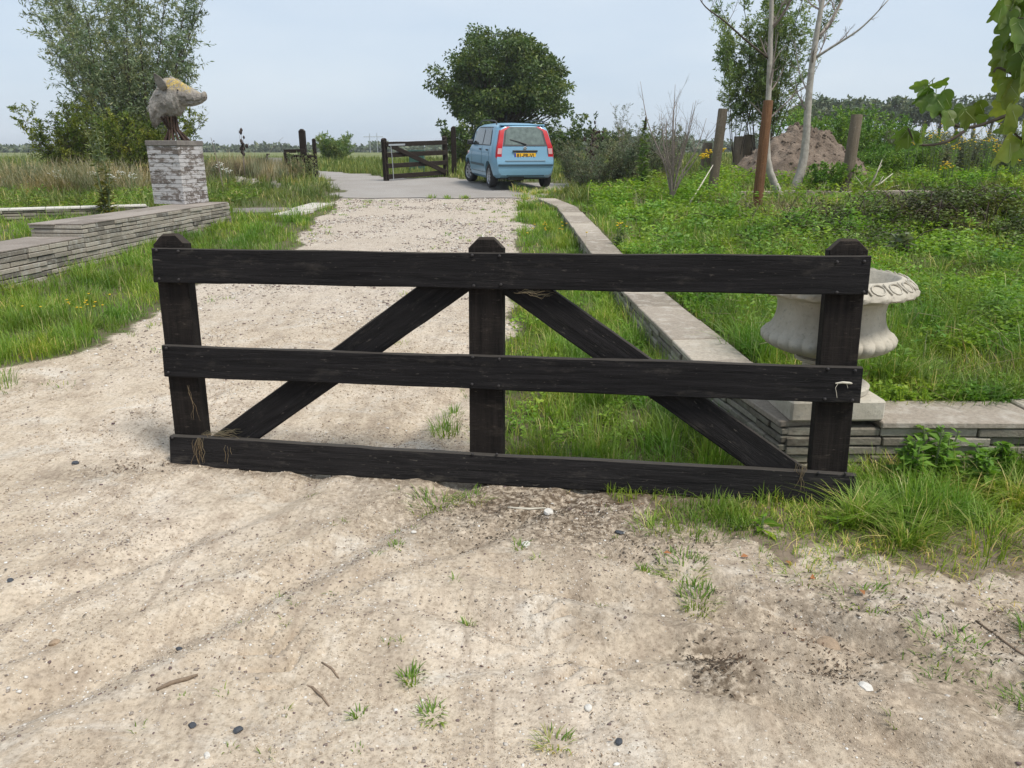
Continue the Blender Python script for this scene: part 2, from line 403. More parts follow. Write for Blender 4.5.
M['coping'] = brick_mat('worn_sandy_coping', [(0, (.24, .205, .165)), (.5, (.33, .285, .235)), (1, (.42, .37, .305))], (.50, .46, .40), .3)
M['coping_l'] = brick_mat('mauve_grey_coping', [(0, (.21, .18, .155)), (1, (.32, .28, .245))], (.38, .35, .32), .2)
M['pale_slab'] = brick_mat('pale_concrete', [(0, (.5, .47, .42)), (1, (.62, .59, .54))], (.4, .37, .32), .25)
M['mortar'] = plain('dark_joint', (.05, .045, .035), .95)
M['painted'] = brick_mat('flaking_white_painted_bricks', [(0, (.15, .125, .11)), (1, (.27, .235, .21))], (.3, .28, .26), .1, (.50, .48, .475))
M['capgrey'] = brick_mat('grey_cap_stone', [(0, (.19, .17, .155)), (1, (.24, .215, .20))], (.33, .31, .28), .2)
def stone_mat():
    m, n, p = newmat('weathered_cast_stone')
    a = noise(n, 6, 7, .7); b = noise(n, 40, 5, .7)
    c = ramp(n, a, [(.3, (.34, .305, .245)), (.55, (.47, .43, .355)), (.75, (.57, .535, .46))])
    c = mix(n, ramp(n, b, [(.56, (0, 0, 0)), (.70, (.55, .55, .55))]), c, (.20, .19, .16))
    c = mix(n, ramp(n, noise(n, 12, 6, .75), [(.58, (0, 0, 0)), (.66, (.6, .6, .6))]), c, (.30, .285, .245))
    n.links.new(c, p.inputs['Base Color']); p.inputs['Roughness'].default_value = .9; p.inputs['Specular IOR Level'].default_value = .25
    bump(n, p, b, .6, .006); return m
M['stone'] = stone_mat()
def boar_mat():
    m, n, p = newmat('grey_stone_with_yellow_lichen')
    a = noise(n, 5, 7, .7); b = noise(n, 22, 6, .7)
    c = ramp(n, a, [(.3, (.17, .15, .13)), (.5, (.30, .27, .24)), (.7, (.44, .405, .365))])
    c = mix(n, ramp(n, b, [(.52, (0, 0, 0)), (.66, (.7, .7, .7))]), c, (.14, .12, .105))
    k = math_(n, 'MULTIPLY', attr(n, 'lich'), ramp(n, noise(n, 24, 6, .75), [(.46, (0, 0, 0)), (.54, (1, 1, 1))]))
    c = mix(n, k, c, ramp(n, b, [(.35, (.36, .25, .06)), (.6, (.56, .42, .13))]))
    n.links.new(c, p.inputs['Base Color']); p.inputs['Roughness'].default_value = .95
    bump(n, p, b, .9, .035); return m
M['boar'] = boar_mat()
M['rust'] = plain('rusty_iron', (.06, .038, .028), .85, .2, .3, .5, 14)
M['bolt'] = plain('dull_bolt_metal', (.03, .027, .027), .7, .1, .4, .5, 60)
M['straw'] = leafmat('dry_straw', [(0, (.17, .135, .085)), (1, (.30, .25, .16))], .8, .2)
M['grass'] = leafmat('meadow_grass_blades', [(0, (.085, .15, .02)), (.45, (.16, .26, .038)), (.80, (.25, .345, .075)), (.93, (.33, .37, .13)), (1, (.55, .47, .28))], .5, .38)
M['grass2'] = leafmat('coarse_mixed_grass', [(0, (.075, .11, .028)), (.5, (.15, .19, .055)), (.78, (.23, .26, .10)), (1, (.46, .40, .25))], .55, .35)
M['drygrass'] = leafmat('pale_dry_grass', [(0, (.20, .19, .10)), (.5, (.33, .29, .18)), (1, (.50, .44, .33))], .7, .3)
M['weed'] = leafmat('broad_weed_leaves', [(0, (.10, .19, .02)), (.5, (.18, .30, .036)), (1, (.29, .41, .075))], .45, .4)
M['nettle'] = leafmat('nettle_leaves', [(0, (.10, .20, .03)), (1, (.24, .37, .08))], .5, .35)
M['bramble'] = leafmat('dark_bramble_leaves', [(0, (.055, .042, .035)), (.5, (.075, .11, .03)), (1, (.15, .21, .05))], .55, .25)
M['willow'] = leafmat('grey_green_willow_leaves', [(0, (.13, .17, .085)), (.6, (.235, .29, .155)), (1, (.42, .46, .31))], .5, .3)
M['willow_y'] = leafmat('yellow_green_shrub_leaves', [(0, (.08, .12, .015)), (.5, (.17, .22, .03)), (1, (.30, .34, .065))], .5, .35)
M['walnut'] = leafmat('dark_walnut_leaves', [(0, (.045, .08, .018)), (.6, (.105, .155, .035)), (1, (.20, .25, .07))], .45, .28)
M['sapling'] = leafmat('fresh_sapling_leaves', [(0, (.12, .175, .05)), (.6, (.22, .30, .095)), (1, (.36, .44, .19))], .5, .35)
M['greyshrub'] = leafmat('grey_shrub_leaves', [(0, (.11, .135, .075)), (.6, (.21, .24, .14)), (1, (.35, .37, .25))], .6, .3)
M['bush'] = leafmat('bright_bush_leaves', [(0, (.065, .14, .02)), (.6, (.14, .25, .04)), (1, (.23, .36, .08))], .5, .3)
M['fartree'] = leafmat('far_poplar_leaves', [(0, (.09, .12, .07)), (.6, (.14, .175, .10)), (1, (.2, .23, .15))], .6, .2)
M['fig'] = leafmat('fig_leaves', [(0, (.085, .14, .02)), (.5, (.15, .23, .035)), (1, (.24, .31, .08))], .42, .45, .5)
M['bark'] = plain('brown_bark', (.085, .068, .052), .9, 0, .2, .4, 20, .6, 40)
M['palebark'] = plain('pale_grey_bark', (.36, .33, .285), .85, 0, .2, .32, 12, .5, 50)
M['twig'] = plain('brown_twigs', (.25, .205, .18), .85, 0, .2, .3, 20)
M['figbark'] = plain('smooth_fig_bark', (.075, .06, .045), .8, 0, .3, .3, 30)
M['yellow'] = plain('yellow_petals', (.75, .50, .02), .6, 0, .3, .2, 30)
M['white_petal'] = plain('white_petals', (.72, .72, .66), .7)
M['seed'] = plain('dark_seed_heads', (.045, .028, .022), .9)
def mound_mat():
    m, n, p = newmat('dug_earth'); a = noise(n, 2.5, 8, .75); b = noise(n, 14, 5, .7)
    c = ramp(n, a, [(.3, (.095, .068, .05)), (.5, (.18, .135, .10)), (.7, (.28, .22, .17))])
    n.links.new(mix(n, .6, c, mix(n, 1, c, ramp(n, b, [(.3, (.6, .6, .6)), (.7, (1.3, 1.3, 1.3))]), 'MULTIPLY')), p.inputs['Base Color'])
    p.inputs['Roughness'].default_value = .97; bump(n, p, b, .9, .06); return m
M['earth'] = mound_mat()
M['pebble'] = (lambda: (lambda m, n, p: (n.links.new(ramp(n, attr(n, 'rnd'), [(0, (.10, .06, .065)), (.25, (.20, .16, .13)), (.6, (.38, .33, .28)), (.85, (.52, .48, .43)), (1, (.68, .66, .62))]), p.inputs['Base Color']), setattr(p.inputs['Roughness'], 'default_value', .85), m)[2])(*newmat('mixed_pebbles')))()
M['darkstone'] = plain('dark_slate_stone', (.05, .055, .065), .7, 0, .4, .3, 60, .4, 80)
M['palestone'] = plain('pale_stone', (.58, .55, .50), .85, 0, .3, .2, 50, .4, 80)
M['tanstone'] = plain('tan_stone', (.30, .22, .15), .85, 0, .3, .3, 50, .4, 80)
M['stick'] = plain('dry_stick_bark', (.21, .155, .11), .9, 0, .2, .3, 60, .5, 90)
M['palestick'] = plain('bleached_branch', (.50, .46, .38), .85, 0, .2, .2, 30)
# car
M['carpaint'] = plain('light_blue_car_paint', (.19, .355, .48), .38, .2, .4, .04, 3, 0, 60, .25)
M['carglass'] = plain('car_window_glass', (.035, .045, .042), .05, 0, 1.0)
M['rearglass'] = plain('rear_window_glass', (.105, .135, .12), .12, 0, .8, .45, 9)
M['rubber'] = plain('black_rubber', (.018, .018, .019), .8)
M['blackplastic'] = plain('black_plastic', (.022, .023, .025), .5)
M['bumperstrip'] = plain('dark_blue_grey_strip', (.045, .085, .11), .5)
M['rimmetal'] = plain('silver_wheel_metal', (.42, .43, .45), .4, .6)
M['redlens'] = plain('red_lamp_lens', (.45, .006, .014), .45, 0, .35)
M['clearlens'] = plain('pinkish_clear_lens', (.62, .36, .36), .15, 0, .6)
M['plate'] = plain('yellow_number_plate', (.85, .47, .02), .5)
M['plateblue'] = plain('blue_plate_band', (.02, .06, .35), .5)
M['chrome'] = plain('bright_chrome', (.7, .7, .72), .2, .9)
M['whitebuild'] = plain('white_cladding', (.7, .7, .7), .7)
M['greenbox'] = plain('dark_green_paint', (.03, .09, .07), .6)
M['greymetal'] = plain('galvanised_metal', (.42, .44, .46), .5, .5, .5, .2, 20)

# ------------------------------------------------------------------ ground sheet
def axis(segs):
    a = []
    for s, e, st in segs: a += list(np.arange(s, e, st))
    a.append(segs[-1][1]); return np.array(a)
def grow(a, b, st, k=1.12):
    o = []; x = a; s = st
    while x < b: x += s; s *= k; o.append(x)
    return o
xs_core = np.arange(-2.3, 2.301, .0125)
xs_mid = np.arange(.05, 4.5, .05)
right = list(2.3+xs_mid) ; right += grow(right[-1], 2500, .06, 1.10)
xs = np.concatenate([-np.array(right)[::-1], xs_core, np.array(right)])
ys_core = np.arange(1.3, 3.9, .0125)
ys2 = list(np.arange(3.9, 6.5, .03)); ys2 += grow(ys2[-1], 3000, .04, 1.022)
back = -np.array(grow(-1.3, 60, .05, 1.25))[::-1]
ys = np.concatenate([back, ys_core, np.array(ys2)])
GX, GY = np.meshgrid(xs, ys); gx = GX.ravel(); gy = GY.ravel()
sm = sandmask(gx, gy)
gzv = gz(gx, gy)
asph = ss(17.0, 17.5, gy + (fbm(gx*2, gy*0, 2, 8)-.5)*.5)
grav = ss(4.6, 9.5, gy)*.85
damp_shade = np.zeros_like(gx)
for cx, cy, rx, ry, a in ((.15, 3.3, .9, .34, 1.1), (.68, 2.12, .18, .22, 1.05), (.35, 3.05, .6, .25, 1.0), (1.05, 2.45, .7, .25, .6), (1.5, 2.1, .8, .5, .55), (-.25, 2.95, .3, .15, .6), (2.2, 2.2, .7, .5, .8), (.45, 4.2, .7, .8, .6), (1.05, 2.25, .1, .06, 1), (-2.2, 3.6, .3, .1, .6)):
    damp_shade = np.maximum(damp_shade, a*np.exp(-(((gx-cx)/rx)**2+((gy-cy)/ry)**2)))
_t = np.clip(((gx+1.81)*3.398+(gy-3.72)*-.484)/(3.398**2+.484**2), 0, 1); _d = np.hypot(gx-(-1.81+3.398*_t), gy-(3.72-.484*_t)); damp_shade = np.maximum(damp_shade, .85*np.exp(-(_d/.055)**2)); damp_shade = np.maximum(damp_shade, .7*np.exp(-(_d/.22)**2)*ss(-.4, .3, gx))  # gate's contact shadow painted into the ground colour, wider on the right
field = ss(26, 40, gy)
nx, ny = len(xs), len(ys)
idx = np.arange(nx*ny).reshape(ny, nx)
F = np.stack([idx[:-1, :-1].ravel(), idx[:-1, 1:].ravel(), idx[1:, 1:].ravel(), idx[1:, :-1].ravel()], 1)
me = npmesh('ground', np.stack([gx, gy, gzv], 1), [F], dict(fg=ss(4.2, 3.7, gy)*0+(gy < 3.7)*(gx > .1)*1.0, sand=sm, asphalt=asph, gravel=grav, damp_shade=damp_shade, field=field), True)
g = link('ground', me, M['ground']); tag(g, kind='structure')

# ------------------------------------------------------------------ vectorised foliage
def blades(P, H, W, ang, lean, nseg=3):
    n = len(P); P = np.asarray(P, float)
    d = np.stack([np.cos(ang), np.sin(ang), 0*ang], 1); s = np.stack([-np.sin(ang), np.cos(ang), 0*ang], 1)
    ts = [0, .42, .76, 1.0] if nseg == 3 else [0, .6, 1.0]
    V = []; ws = [1, .85, .55, 0] if nseg == 3 else [1, .7, 0]
    k = len(ts)
    for t, wd in zip(ts, ws):
        z = H*(t - .38*np.clip(lean, 0, 1.3)*t*t); o = H*lean*(t**1.8)
        c = P + d*o[:, None] + np.array([0, 0, 1.])*z[:, None]
        if wd: V.append(c - s*(W*wd/2)[:, None]); V.append(c + s*(W*wd/2)[:, None])
        else: V.append(c)
    m = len(V); A = np.stack(V, 1).reshape(-1, 3); b = np.arange(n)*m
    Q = [np.stack([b+2*i, b+2*i+1, b+2*i+3, b+2*i+2], 1) for i in range(k-2)]
    T = np.stack([b+2*(k-2), b+2*(k-2)+1, b+2*(k-1)], 1)
    return A, [np.concatenate(Q), T], m
def leaves(P, D, L, W, fold=.25, up=None):
    """folded pointed leaves: base P, unit direction D"""
    n = len(P); D = D/np.linalg.norm(D, axis=1, keepdims=True)
    r = rng.normal(size=(n, 3)) if up is None else up + rng.normal(size=(n, 3))*.45
    s = np.cross(D, r); s /= np.linalg.norm(s, axis=1, keepdims=True)+1e-9; nn = np.cross(s, D)
    c = P + D*(L*.45)[:, None]
    V = np.stack([P, c - s*(W/2)[:, None] + nn*(W*fold)[:, None], P + D*L[:, None] - nn*(L*.06)[:, None], c + s*(W/2)[:, None] + nn*(W*fold)[:, None]], 1).reshape(-1, 3)
    b = np.arange(n)*4
    return V, [np.concatenate([np.stack([b, b+1, b+2], 1), np.stack([b, b+2, b+3], 1)])], 4
def unit(v): return v/(np.linalg.norm(v, axis=-1, keepdims=True)+1e-9)
def fol(name, parts, mat, parent=None, loc=None):
    """parts: list of (V,F,m,rndvals)"""
    VV = []; FF = {}; rr = []; o = 0
    for V, Fs, m, r in parts:
        VV.append(V); rr.append(np.repeat(r, m))
        for f in Fs: FF.setdefault(f.shape[1], []).append(f+o)
        o += len(V)
    me = npmesh(name, np.concatenate(VV), [np.concatenate(v) for v in FF.values()], dict(rnd=np.concatenate(rr)))
    return link(name, me, mat, parent, loc)

# ------------------------------------------------------------------ grass and ground cover (stuff)
def polar(n, r0=1.6, r1=60, half=50):
    r = np.exp(rng.uniform(math.log(r0), math.log(r1), n)); a = rng.uniform(-R(half), R(half), n)
    return r*np.sin(a), r*np.cos(a), r
FOOT_L = [(-6.0, 4.0), (-5.35, 4.0), (-5.35, 7.4), (-4.8, 13.4), (-6.0, 13.6), (-6.05, 9)]
def blocked(x, y):
    """walls, slabs and things that stand on the ground"""
    b = ((x-wallx(y) > -.01) & (x-wallx(y) < .40) & (y > 3.6) & (y < 16.3))
    b |= (x > 1.36) & (x < 6) & (y > 3.6) & (y < 3.97)
    b |= inpoly(x, y, FOOT_L)
    b |= inpoly(x, y, [(-4.3, 13.9), (-3.85, 13.9), (-3.6, 15.7), (-4.1, 15.9)]) & (vn(x*6, y*6, 4) > .3)
    return b
def bare(x, y): return np.exp(-(((x+4.75)/.5)**2+((y-14.9)/.75)**2)) > .5
# candidate sites with density falling with distance
x, y, r = polar(520000)
sm_ = sandmask(x, y)
hn = fbm(x*.9, y*.9, 3, 50); hc = fbm(x*3.2, y*3.2, 3, 60)
bedR = ((x > wallx(y)+.3) & (y > 3.9) & (y < 16.4)) | ((x > 1.9) & (y >= 16.4))
keep = (sm_ < .25) & ~blocked(x, y) & ~bare(x, y)
keep &= ~((x > 1.7) & (x < 9) & (y > 19) & (y < 22) & (rng.random(len(x)) < .5))
fg = (y < 3.9) & (x > .2)
mid = (x > -.8) & (x < 1.0) & (y > 3.4) & (y < 17)
leftstrip = (x < -2.6) & (x > -5.3) & (y < 17)
# thin out where ragged
dens = .35 + .65*ss(.32, .58, hc); dens = np.where(sm_ > .02, dens*.55, dens)
soilspot = fg & (y < 3.0); dens = np.where(soilspot, dens*.5*ss(.42, .6, hn), dens)
keep &= rng.random(len(x)) < dens
x, y, r, hn, hc = (a[keep] for a in (x, y, r, hn, hc)); bedR = bedR[keep]; fg = fg[keep]; mid = mid[keep]; leftstrip = leftstrip[keep]; smk = sm_[keep]
z = gz(x, y)
n = len(x)
H = (.055 + .10*hn + .14*ss(.5, .75, hc))*rng.uniform(.55, 1.3, n)
H = np.where(bedR, H*1.05, H); H = np.where(fg, H*np.where(x < 1.65, .55, .9), H); H = np.where(mid, H*.95, H)
H = np.where((x > 1.5) & (y > 3.95) & (y < 8) & (x < 4), H*1.25, H)
H = np.where(r > 18, H*1.5, H); H = np.where((y > 13.8) & (y < 15.6) & (x > 4), H*.5, H)
H *= np.where(smk > .02, .55, 1)
W = np.maximum(rng.uniform(.0035, .0065, n), .00075*r)*np.where(r < 4, .9, 1)
ang = rng.uniform(0, 2*math.pi, n); lean = np.abs(rng.normal(.5, .5, n))
rv = np.clip(.18+.62*fbm(x*.6, y*.6, 3, 90)+rng.normal(0, .22, n), 0, 1)
rv = np.where(rng.random(n) < .05, 1, rv)
dryzone = (r > 16) | ((bedR) & (fbm(x*.5, y*.5, 2, 14) > .53) & (y > 7))
def emit_grass(name, sel, mat, kind='stuff'):
    if sel.sum() == 0: return
    A, Fs, m = blades(np.stack([x, y, z], 1)[sel], H[sel], W[sel], ang[sel], lean[sel])
    o = fol(name, [(A, Fs, m, rv[sel])], mat); tag(o, kind=kind); return o
tag(emit_grass('verge_grass', ~dryzone & ~bedR, M['grass']), 'short bright green grass on both verges of the sandy track', 'grass')
tag(emit_grass('bank_grass', ~dryzone & bedR, M['grass']), 'lush green grass of the raised bank right of the wall', 'grass')
tag(emit_grass('rough_meadow_grass', dryzone, M['grass2']), 'coarse greyer grass of the meadows further back', 'grass')

# long arching clump grass, in the foreground right patch, along the middle strip and on the bank
cl = []
def clump(cx, cy, k, h, spread, dry=.1, lean0=.5, wd=.006):
    a = rng.uniform(0, 2*math.pi, k); rr = spread*np.sqrt(rng.random(k))
    px = cx+rr*np.cos(a); py = cy+rr*np.sin(a)
    A, Fs, m = blades(np.stack([px, py, gz(px, py)], 1), h*rng.uniform(.5, 1.15, k), np.full(k, wd)*rng.uniform(.6, 1.2, k), a+rng.normal(0, .5, k), np.abs(rng.normal(lean0, .3, k)))
    r_ = np.clip(rng.normal(.5, .22, k), 0, .92); r_[rng.random(k) < dry] = 1
    cl.append((A, Fs, m, r_))
for i in range(150):
    cx = rng.uniform(1.35, 3.4); cy = 3.55 - abs(rng.normal(0, .42))
    if cy < 2.68 or (cx < 1.62 and cy > 3.12): continue
    clump(cx, cy, 60, rng.uniform(.10, .25)*(1 if cx > 1.7 else .6), .10, .16, .8, .0045)
for i in range(16): clump(rng.uniform(1.5, 1.8), rng.uniform(2.85, 3.15), 60, rng.uniform(.16, .22), .05, .1, .85, .005)
for i in range(60): clump(rng.uniform(.6, 1.5), rng.uniform(2.95, 3.2), 22, rng.uniform(.03, .085), .08, .15, .8, .004)
for i in range(60): clump(rng.uniform(1.0, 2.4), rng.uniform(2.6, 2.9), 18, rng.uniform(.03, .08), .09, .25, .9, .004)
for i in range(14): clump(rng.uniform(1.3, 2.0), rng.uniform(1.95, 2.55), 14, rng.uniform(.02, .05), .08, .2, .9, .004)
for i in range(170):
    cy = 3.6 + 12*rng.random()**1.6; cx = rng.uniform(.0, wallx(cy)-.05)
    if cx < .0+(.35 if cy < 5 else .1): continue
    clump(cx, cy, 50, rng.uniform(.12, .24), .10, .04, .5, .005*max(1, cy/6))
for i in range(380):
    rr = 4.0 + 9*rng.random()**1.5; cx = rng.uniform(1.5, 6.5)*rr/6; cy = rr
    if cx < wallx(cy)+.45: continue
    clump(cx, cy, 50, rng.uniform(.12, .28), .14, .12, .85, .0055*max(1, cy/5.5))
for i in range(150):
    cy = 4.6 + 9*rng.random()**1.4; cx = rng.uniform(-5.1, -3.45)
    clump(cx, cy, 55, rng.uniform(.10, .22), .12, .04, .5, .006*max(1, cy/6))
o = fol('long_grass', cl, M['grass']); tag(o, 'longer arching grass clumps beside the track and on the bank', 'grass', kind='stuff')

# broad leaved weeds
def weeds(name, sites, mat, label, hgt=(.08, .2), ls=(.035, .06), lw=.6, nl=12, cat='weeds', rosette=.3):
    P = []; D = []; L = []; Wd = []; rv_ = []
    st = MB()
    for (cx, cy) in sites:
        h = rng.uniform(*hgt); k = int(nl*rng.uniform(.7, 1.3)); z0 = float(gz(cx, cy)); s = max(1, math.hypot(cx, cy)/7)
        t = rng.random(k)**.7; a = rng.uniform(0, 2*math.pi, k)
        tilt = rng.normal(0, .12, 2)
        rad = .012+.03*t*rng.random(k)
        P.append(np.stack([cx+tilt[0]*h*t+rad*np.cos(a), cy+tilt[1]*h*t+rad*np.sin(a), z0+h*t+.01], 1))
        el = rng.uniform(-.2, .6, k); D.append(np.stack([np.cos(a)*np.cos(el), np.sin(a)*np.cos(el), np.sin(el)], 1))
        l = rng.uniform(*ls, k)*s*(1.15-.5*t); L.append(l); Wd.append(l*lw)
        rv_.append(np.clip(rng.normal(.5, .25, k)+rng.normal(0, .15), 0, 1))
    V, Fs, m = leaves(np.concatenate(P), np.concatenate(D), np.concatenate(L), np.concatenate(Wd), .18, np.array([0, 0, 1.]))
    o = fol(name, [(V, Fs, m, np.concatenate(rv_))], mat); return tag(o, label, cat, kind='stuff')
sites = []
for i in range(9000):
    yy = 3.98 + 10*rng.random()**1.3; xx = rng.uniform(wallx(yy)+.42, yy*.78+.3)
    if fbm(xx*.9, yy*.9, 3, 120) > .46: sites.append((xx, yy))
weeds('leafy_weeds', sites, M['weed'], 'low bright leafy weeds covering the bank behind the wall', (.06, .2), (.03, .06), .55, 12)
sites = []
for i in range(1500):
    yy = 4.2 + 9*rng.random()**1.2; xx = rng.uniform(wallx(yy)+.6, yy*.78+.3)
    if fbm(xx*1.3+30, yy*1.3, 3, 220) > .56: sites.append((xx, yy))
weeds('tall_weeds', sites, M['nettle'], 'clumps of taller darker nettle like weeds on the bank', (.18, .38), (.045, .08), .45, 16)
mb = MB()
for i in range(420):
    yy = 4.1 + 11*rng.random()**1.2; xx = rng.uniform(wallx(yy)+.5, yy*.8+.3); z0_ = float(gz(xx, yy)); an = rng.uniform(0, 6.28); l = rng.uniform(.12, .4); hh = rng.uniform(.1, .35)
    mb.tube([(xx, yy, z0_), (xx+math.cos(an)*l*.4, yy+math.sin(an)*l*.4, z0_+hh*.7), (xx+math.cos(an)*l, yy+math.sin(an)*l, z0_+hh*rng.uniform(.6, 1))], [.0022, .002, .001], 3)
tag(mb.build('dead_stems', M['drygrass']), 'thin dead stems among the bank weeds', 'dead stems', kind='stuff')
sites = [(rng.uniform(1.95, 3.6), 3.97+abs(rng.normal(0, .09))) for i in range(170)] + [(rng.uniform(wallx(q)+.4, wallx(q)+.55), q) for q in rng.uniform(4, 10, 160)] + \
        [(rng.uniform(.0, .8)*(.6+.1*q), q) for q in rng.uniform(3.9, 9, 220)] + [(wallx(q)-rng.uniform(.03, .15), q) for q in rng.uniform(4.6, 9, 150)]
weeds('round_leaf_weeds', sites, M['weed'], 'round leaved low weeds creeping along the wall edges', (.03, .11), (.025, .045), .85, 12)
sites = []
for i in range(3600):
    a = rng.normal(0, 1, 2); xx = 6.0+a[0]*1.3; yy = 10.4+a[1]*1.0 + (xx-6.0)*.3
    if xx > 2.7 and fbm(xx*1.3, yy*1.3, 2, 9) > .38: sites.append((xx, yy))
weeds('bramble_patch', sites, M['bramble'], 'dark brown and green bramble patch on the bank', (.10, .36), (.03, .055), .5, 14, 'brambles')
# dead bramble canes
mb = MB()
for i in range(110):
    a = rng.normal(0, 1, 2); x0 = 6.0+a[0]*1.2; y0 = 10.4+a[1]*.8; z0 = float(gz(x0, y0))
    an = rng.uniform(0, 6.28); l = rng.uniform(.3, .9); hh = rng.uniform(.12, .4)
    mb.tube([(x0+math.cos(an)*l*t, y0+math.sin(an)*l*t, z0+hh*4*t*(1-t)+.05) for t in (0, .25, .5, .75, 1)], [.006, .006, .005, .004, .003], 4)
o = mb.build('dead_bramble_stems', M['seed']); tag(o, 'tangle of dead brown bramble stems on the bank', 'brambles', kind='stuff')

# pale dry grass band and white flowered weeds of the left meadow
def band(name, n_, xr, yr, h, wd, mat, label, lean0=.25, thr=.0, cat='grass', seed=4):
    xx = rng.uniform(*xr, n_); yy = rng.uniform(*yr, n_); k = fbm(xx*.7, yy*.7, 3, seed) > thr; k &= sandmask(xx, yy) < .2
    xx, yy = xx[k], yy[k]; m_ = len(xx)
    A, Fs, m = blades(np.stack([xx, yy, gz(xx, yy)], 1), rng.uniform(*h, m_)*(.6+.8*fbm(xx*1.1, yy*1.1, 2, seed+1)), np.full(m_, wd), rng.uniform(0, 6.28, m_), np.abs(rng.normal(lean0, .2, m_)))
    o = fol(name, [(A, Fs, m, np.clip(rng.normal(.5, .25, m_), 0, 1))], mat); return tag(o, label, cat, kind='stuff')
band('dry_grass', 15000, (-15, -8.0), (16.5, 20), (.35, .95), .014, M['drygrass'], 'band of pale dry grass in front of the willow', .55, .55)
band('meadow_herbs', 18000, (-17, -6.2), (14.0, 20), (.12, .50), .014, M['grass2'], 'mixed green herbs in the left meadow', .6)
band('straw_grass', 5500, (-8.2, -6.0), (19.5, 23.5), (.3, .75), .018, M['drygrass'], 'straw coloured grass by the rubble heap', .25, .35)
band('field_edge_grass', 16000, (-16, 2), (24, 34), (.10, .38), .025, M['grass2'], 'tall grass edging the field beyond the far gate', .25, .3)
band('far_crop', 16000, (-45, 20), (34, 60), (.3, .55), .05, M['grass2'], 'greenish crop standing in the far field', .2, .3, 'crop')
band('right_rough_grass', 20000, (1.3, 13), (15.7, 19), (.12, .42), .013, M['grass2'], 'tall rough grass behind the bank on the right', .7, .25)
band('right_straw_grass', 2600, (2.2, 6.2), (11.5, 15.5), (.15, .42), .008, M['drygrass'], 'reddish straw grass between the fence posts', .6, .52)
sites = [(rng.uniform(1.6, 13), rng.uniform(13.5, 19)) for i in range(5200)]
sites = [q for q in sites if fbm(q[0]*.8, q[1]*.8, 2, 66) > .42 and not (14.2 < q[1] < 15.9 and q[0] > 4.3)]
weeds('rough_herbs', sites, M['weed'], 'leafy herbs among the rough grass behind the bank', (.08, .42), (.03, .055), .5, 12)
sites = [(rng.uniform(-16, -5.6), rng.uniform(13.6, 18.5)) for i in range(2600)]
sites = [q for q in sites if fbm(q[0]*.8, q[1]*.8, 2, 67) > .45]
weeds('meadow_weeds', sites, M['grass'], 'leafy green weeds in the left meadow', (.08, .35), (.03, .06), .3, 12)

# pebbles and litter in the sand
def pebbles(name, n_, mat, size, ylim, xlim, label, flat=.6):
    ico = [(0, 0, 1), (.89, 0, .45), (.28, .85, .45), (-.72, .53, .45), (-.72, -.53, .45), (.28, -.85, .45), (.72, .53, -.45), (-.28, .85, -.45), (-.89, 0, -.45), (-.28, -.85, -.45), (.72, -.53, -.45), (0, 0, -1)]
    f = np.array([(0,1,2),(0,2,3),(0,3,4),(0,4,5),(0,5,1),(1,6,2),(2,7,3),(3,8,4),(4,9,5),(5,10,1),(6,7,2),(7,8,3),(8,9,4),(9,10,5),(10,6,1),(11,7,6),(11,8,7),(11,9,8),(11,10,9),(11,6,10)])
    I = np.array(ico)
    xx = rng.uniform(*xlim, n_*3); yy = rng.uniform(*ylim, n_*3)
    k = (sandmask(xx, yy) > .5) & (fbm(xx*1.5, yy*1.5, 3, 71) + rng.normal(0, .12, len(xx)) > .52); xx = xx[k][:n_]; yy = yy[k][:n_]; m_ = len(xx)
    s = size[0]*np.exp(np.abs(rng.normal(0, .55, m_)))*np.clip(yy/4, 1, 2.2); s = np.minimum(s, size[1]*np.clip(yy/3, 1, 4))
    V = I[None]*rng.uniform(.6, 1.25, (m_, 12, 1))*s[:, None, None]*np.stack([rng.uniform(.7, 1.3, m_), rng.uniform(.6, 1.1, m_), np.full(m_, flat)], 1)[:, None]
    V = V + np.stack([xx, yy, gz(xx, yy)+s*.15], 1)[:, None]
    Fq = (f[None]+ (np.arange(m_)*12)[:, None, None]).reshape(-1, 3)
    me = npmesh(name, V.reshape(-1, 3), [Fq], dict(rnd=np.repeat(rng.random(m_), 12)))
    return tag(link(name, me, mat), label, 'gravel', kind='stuff')
pebbles('fine_gravel', 12000, M['pebble'], (.0022, .008), (1.4, 4.2), (-2.6, 2.4), 'tiny stones and grit strewn over the sand')
pebbles('track_gravel', 16000, M['pebble'], (.0028, .008), (4.2, 17.2), (-4.2, .8), 'coarser gravel on the track beyond the gate')
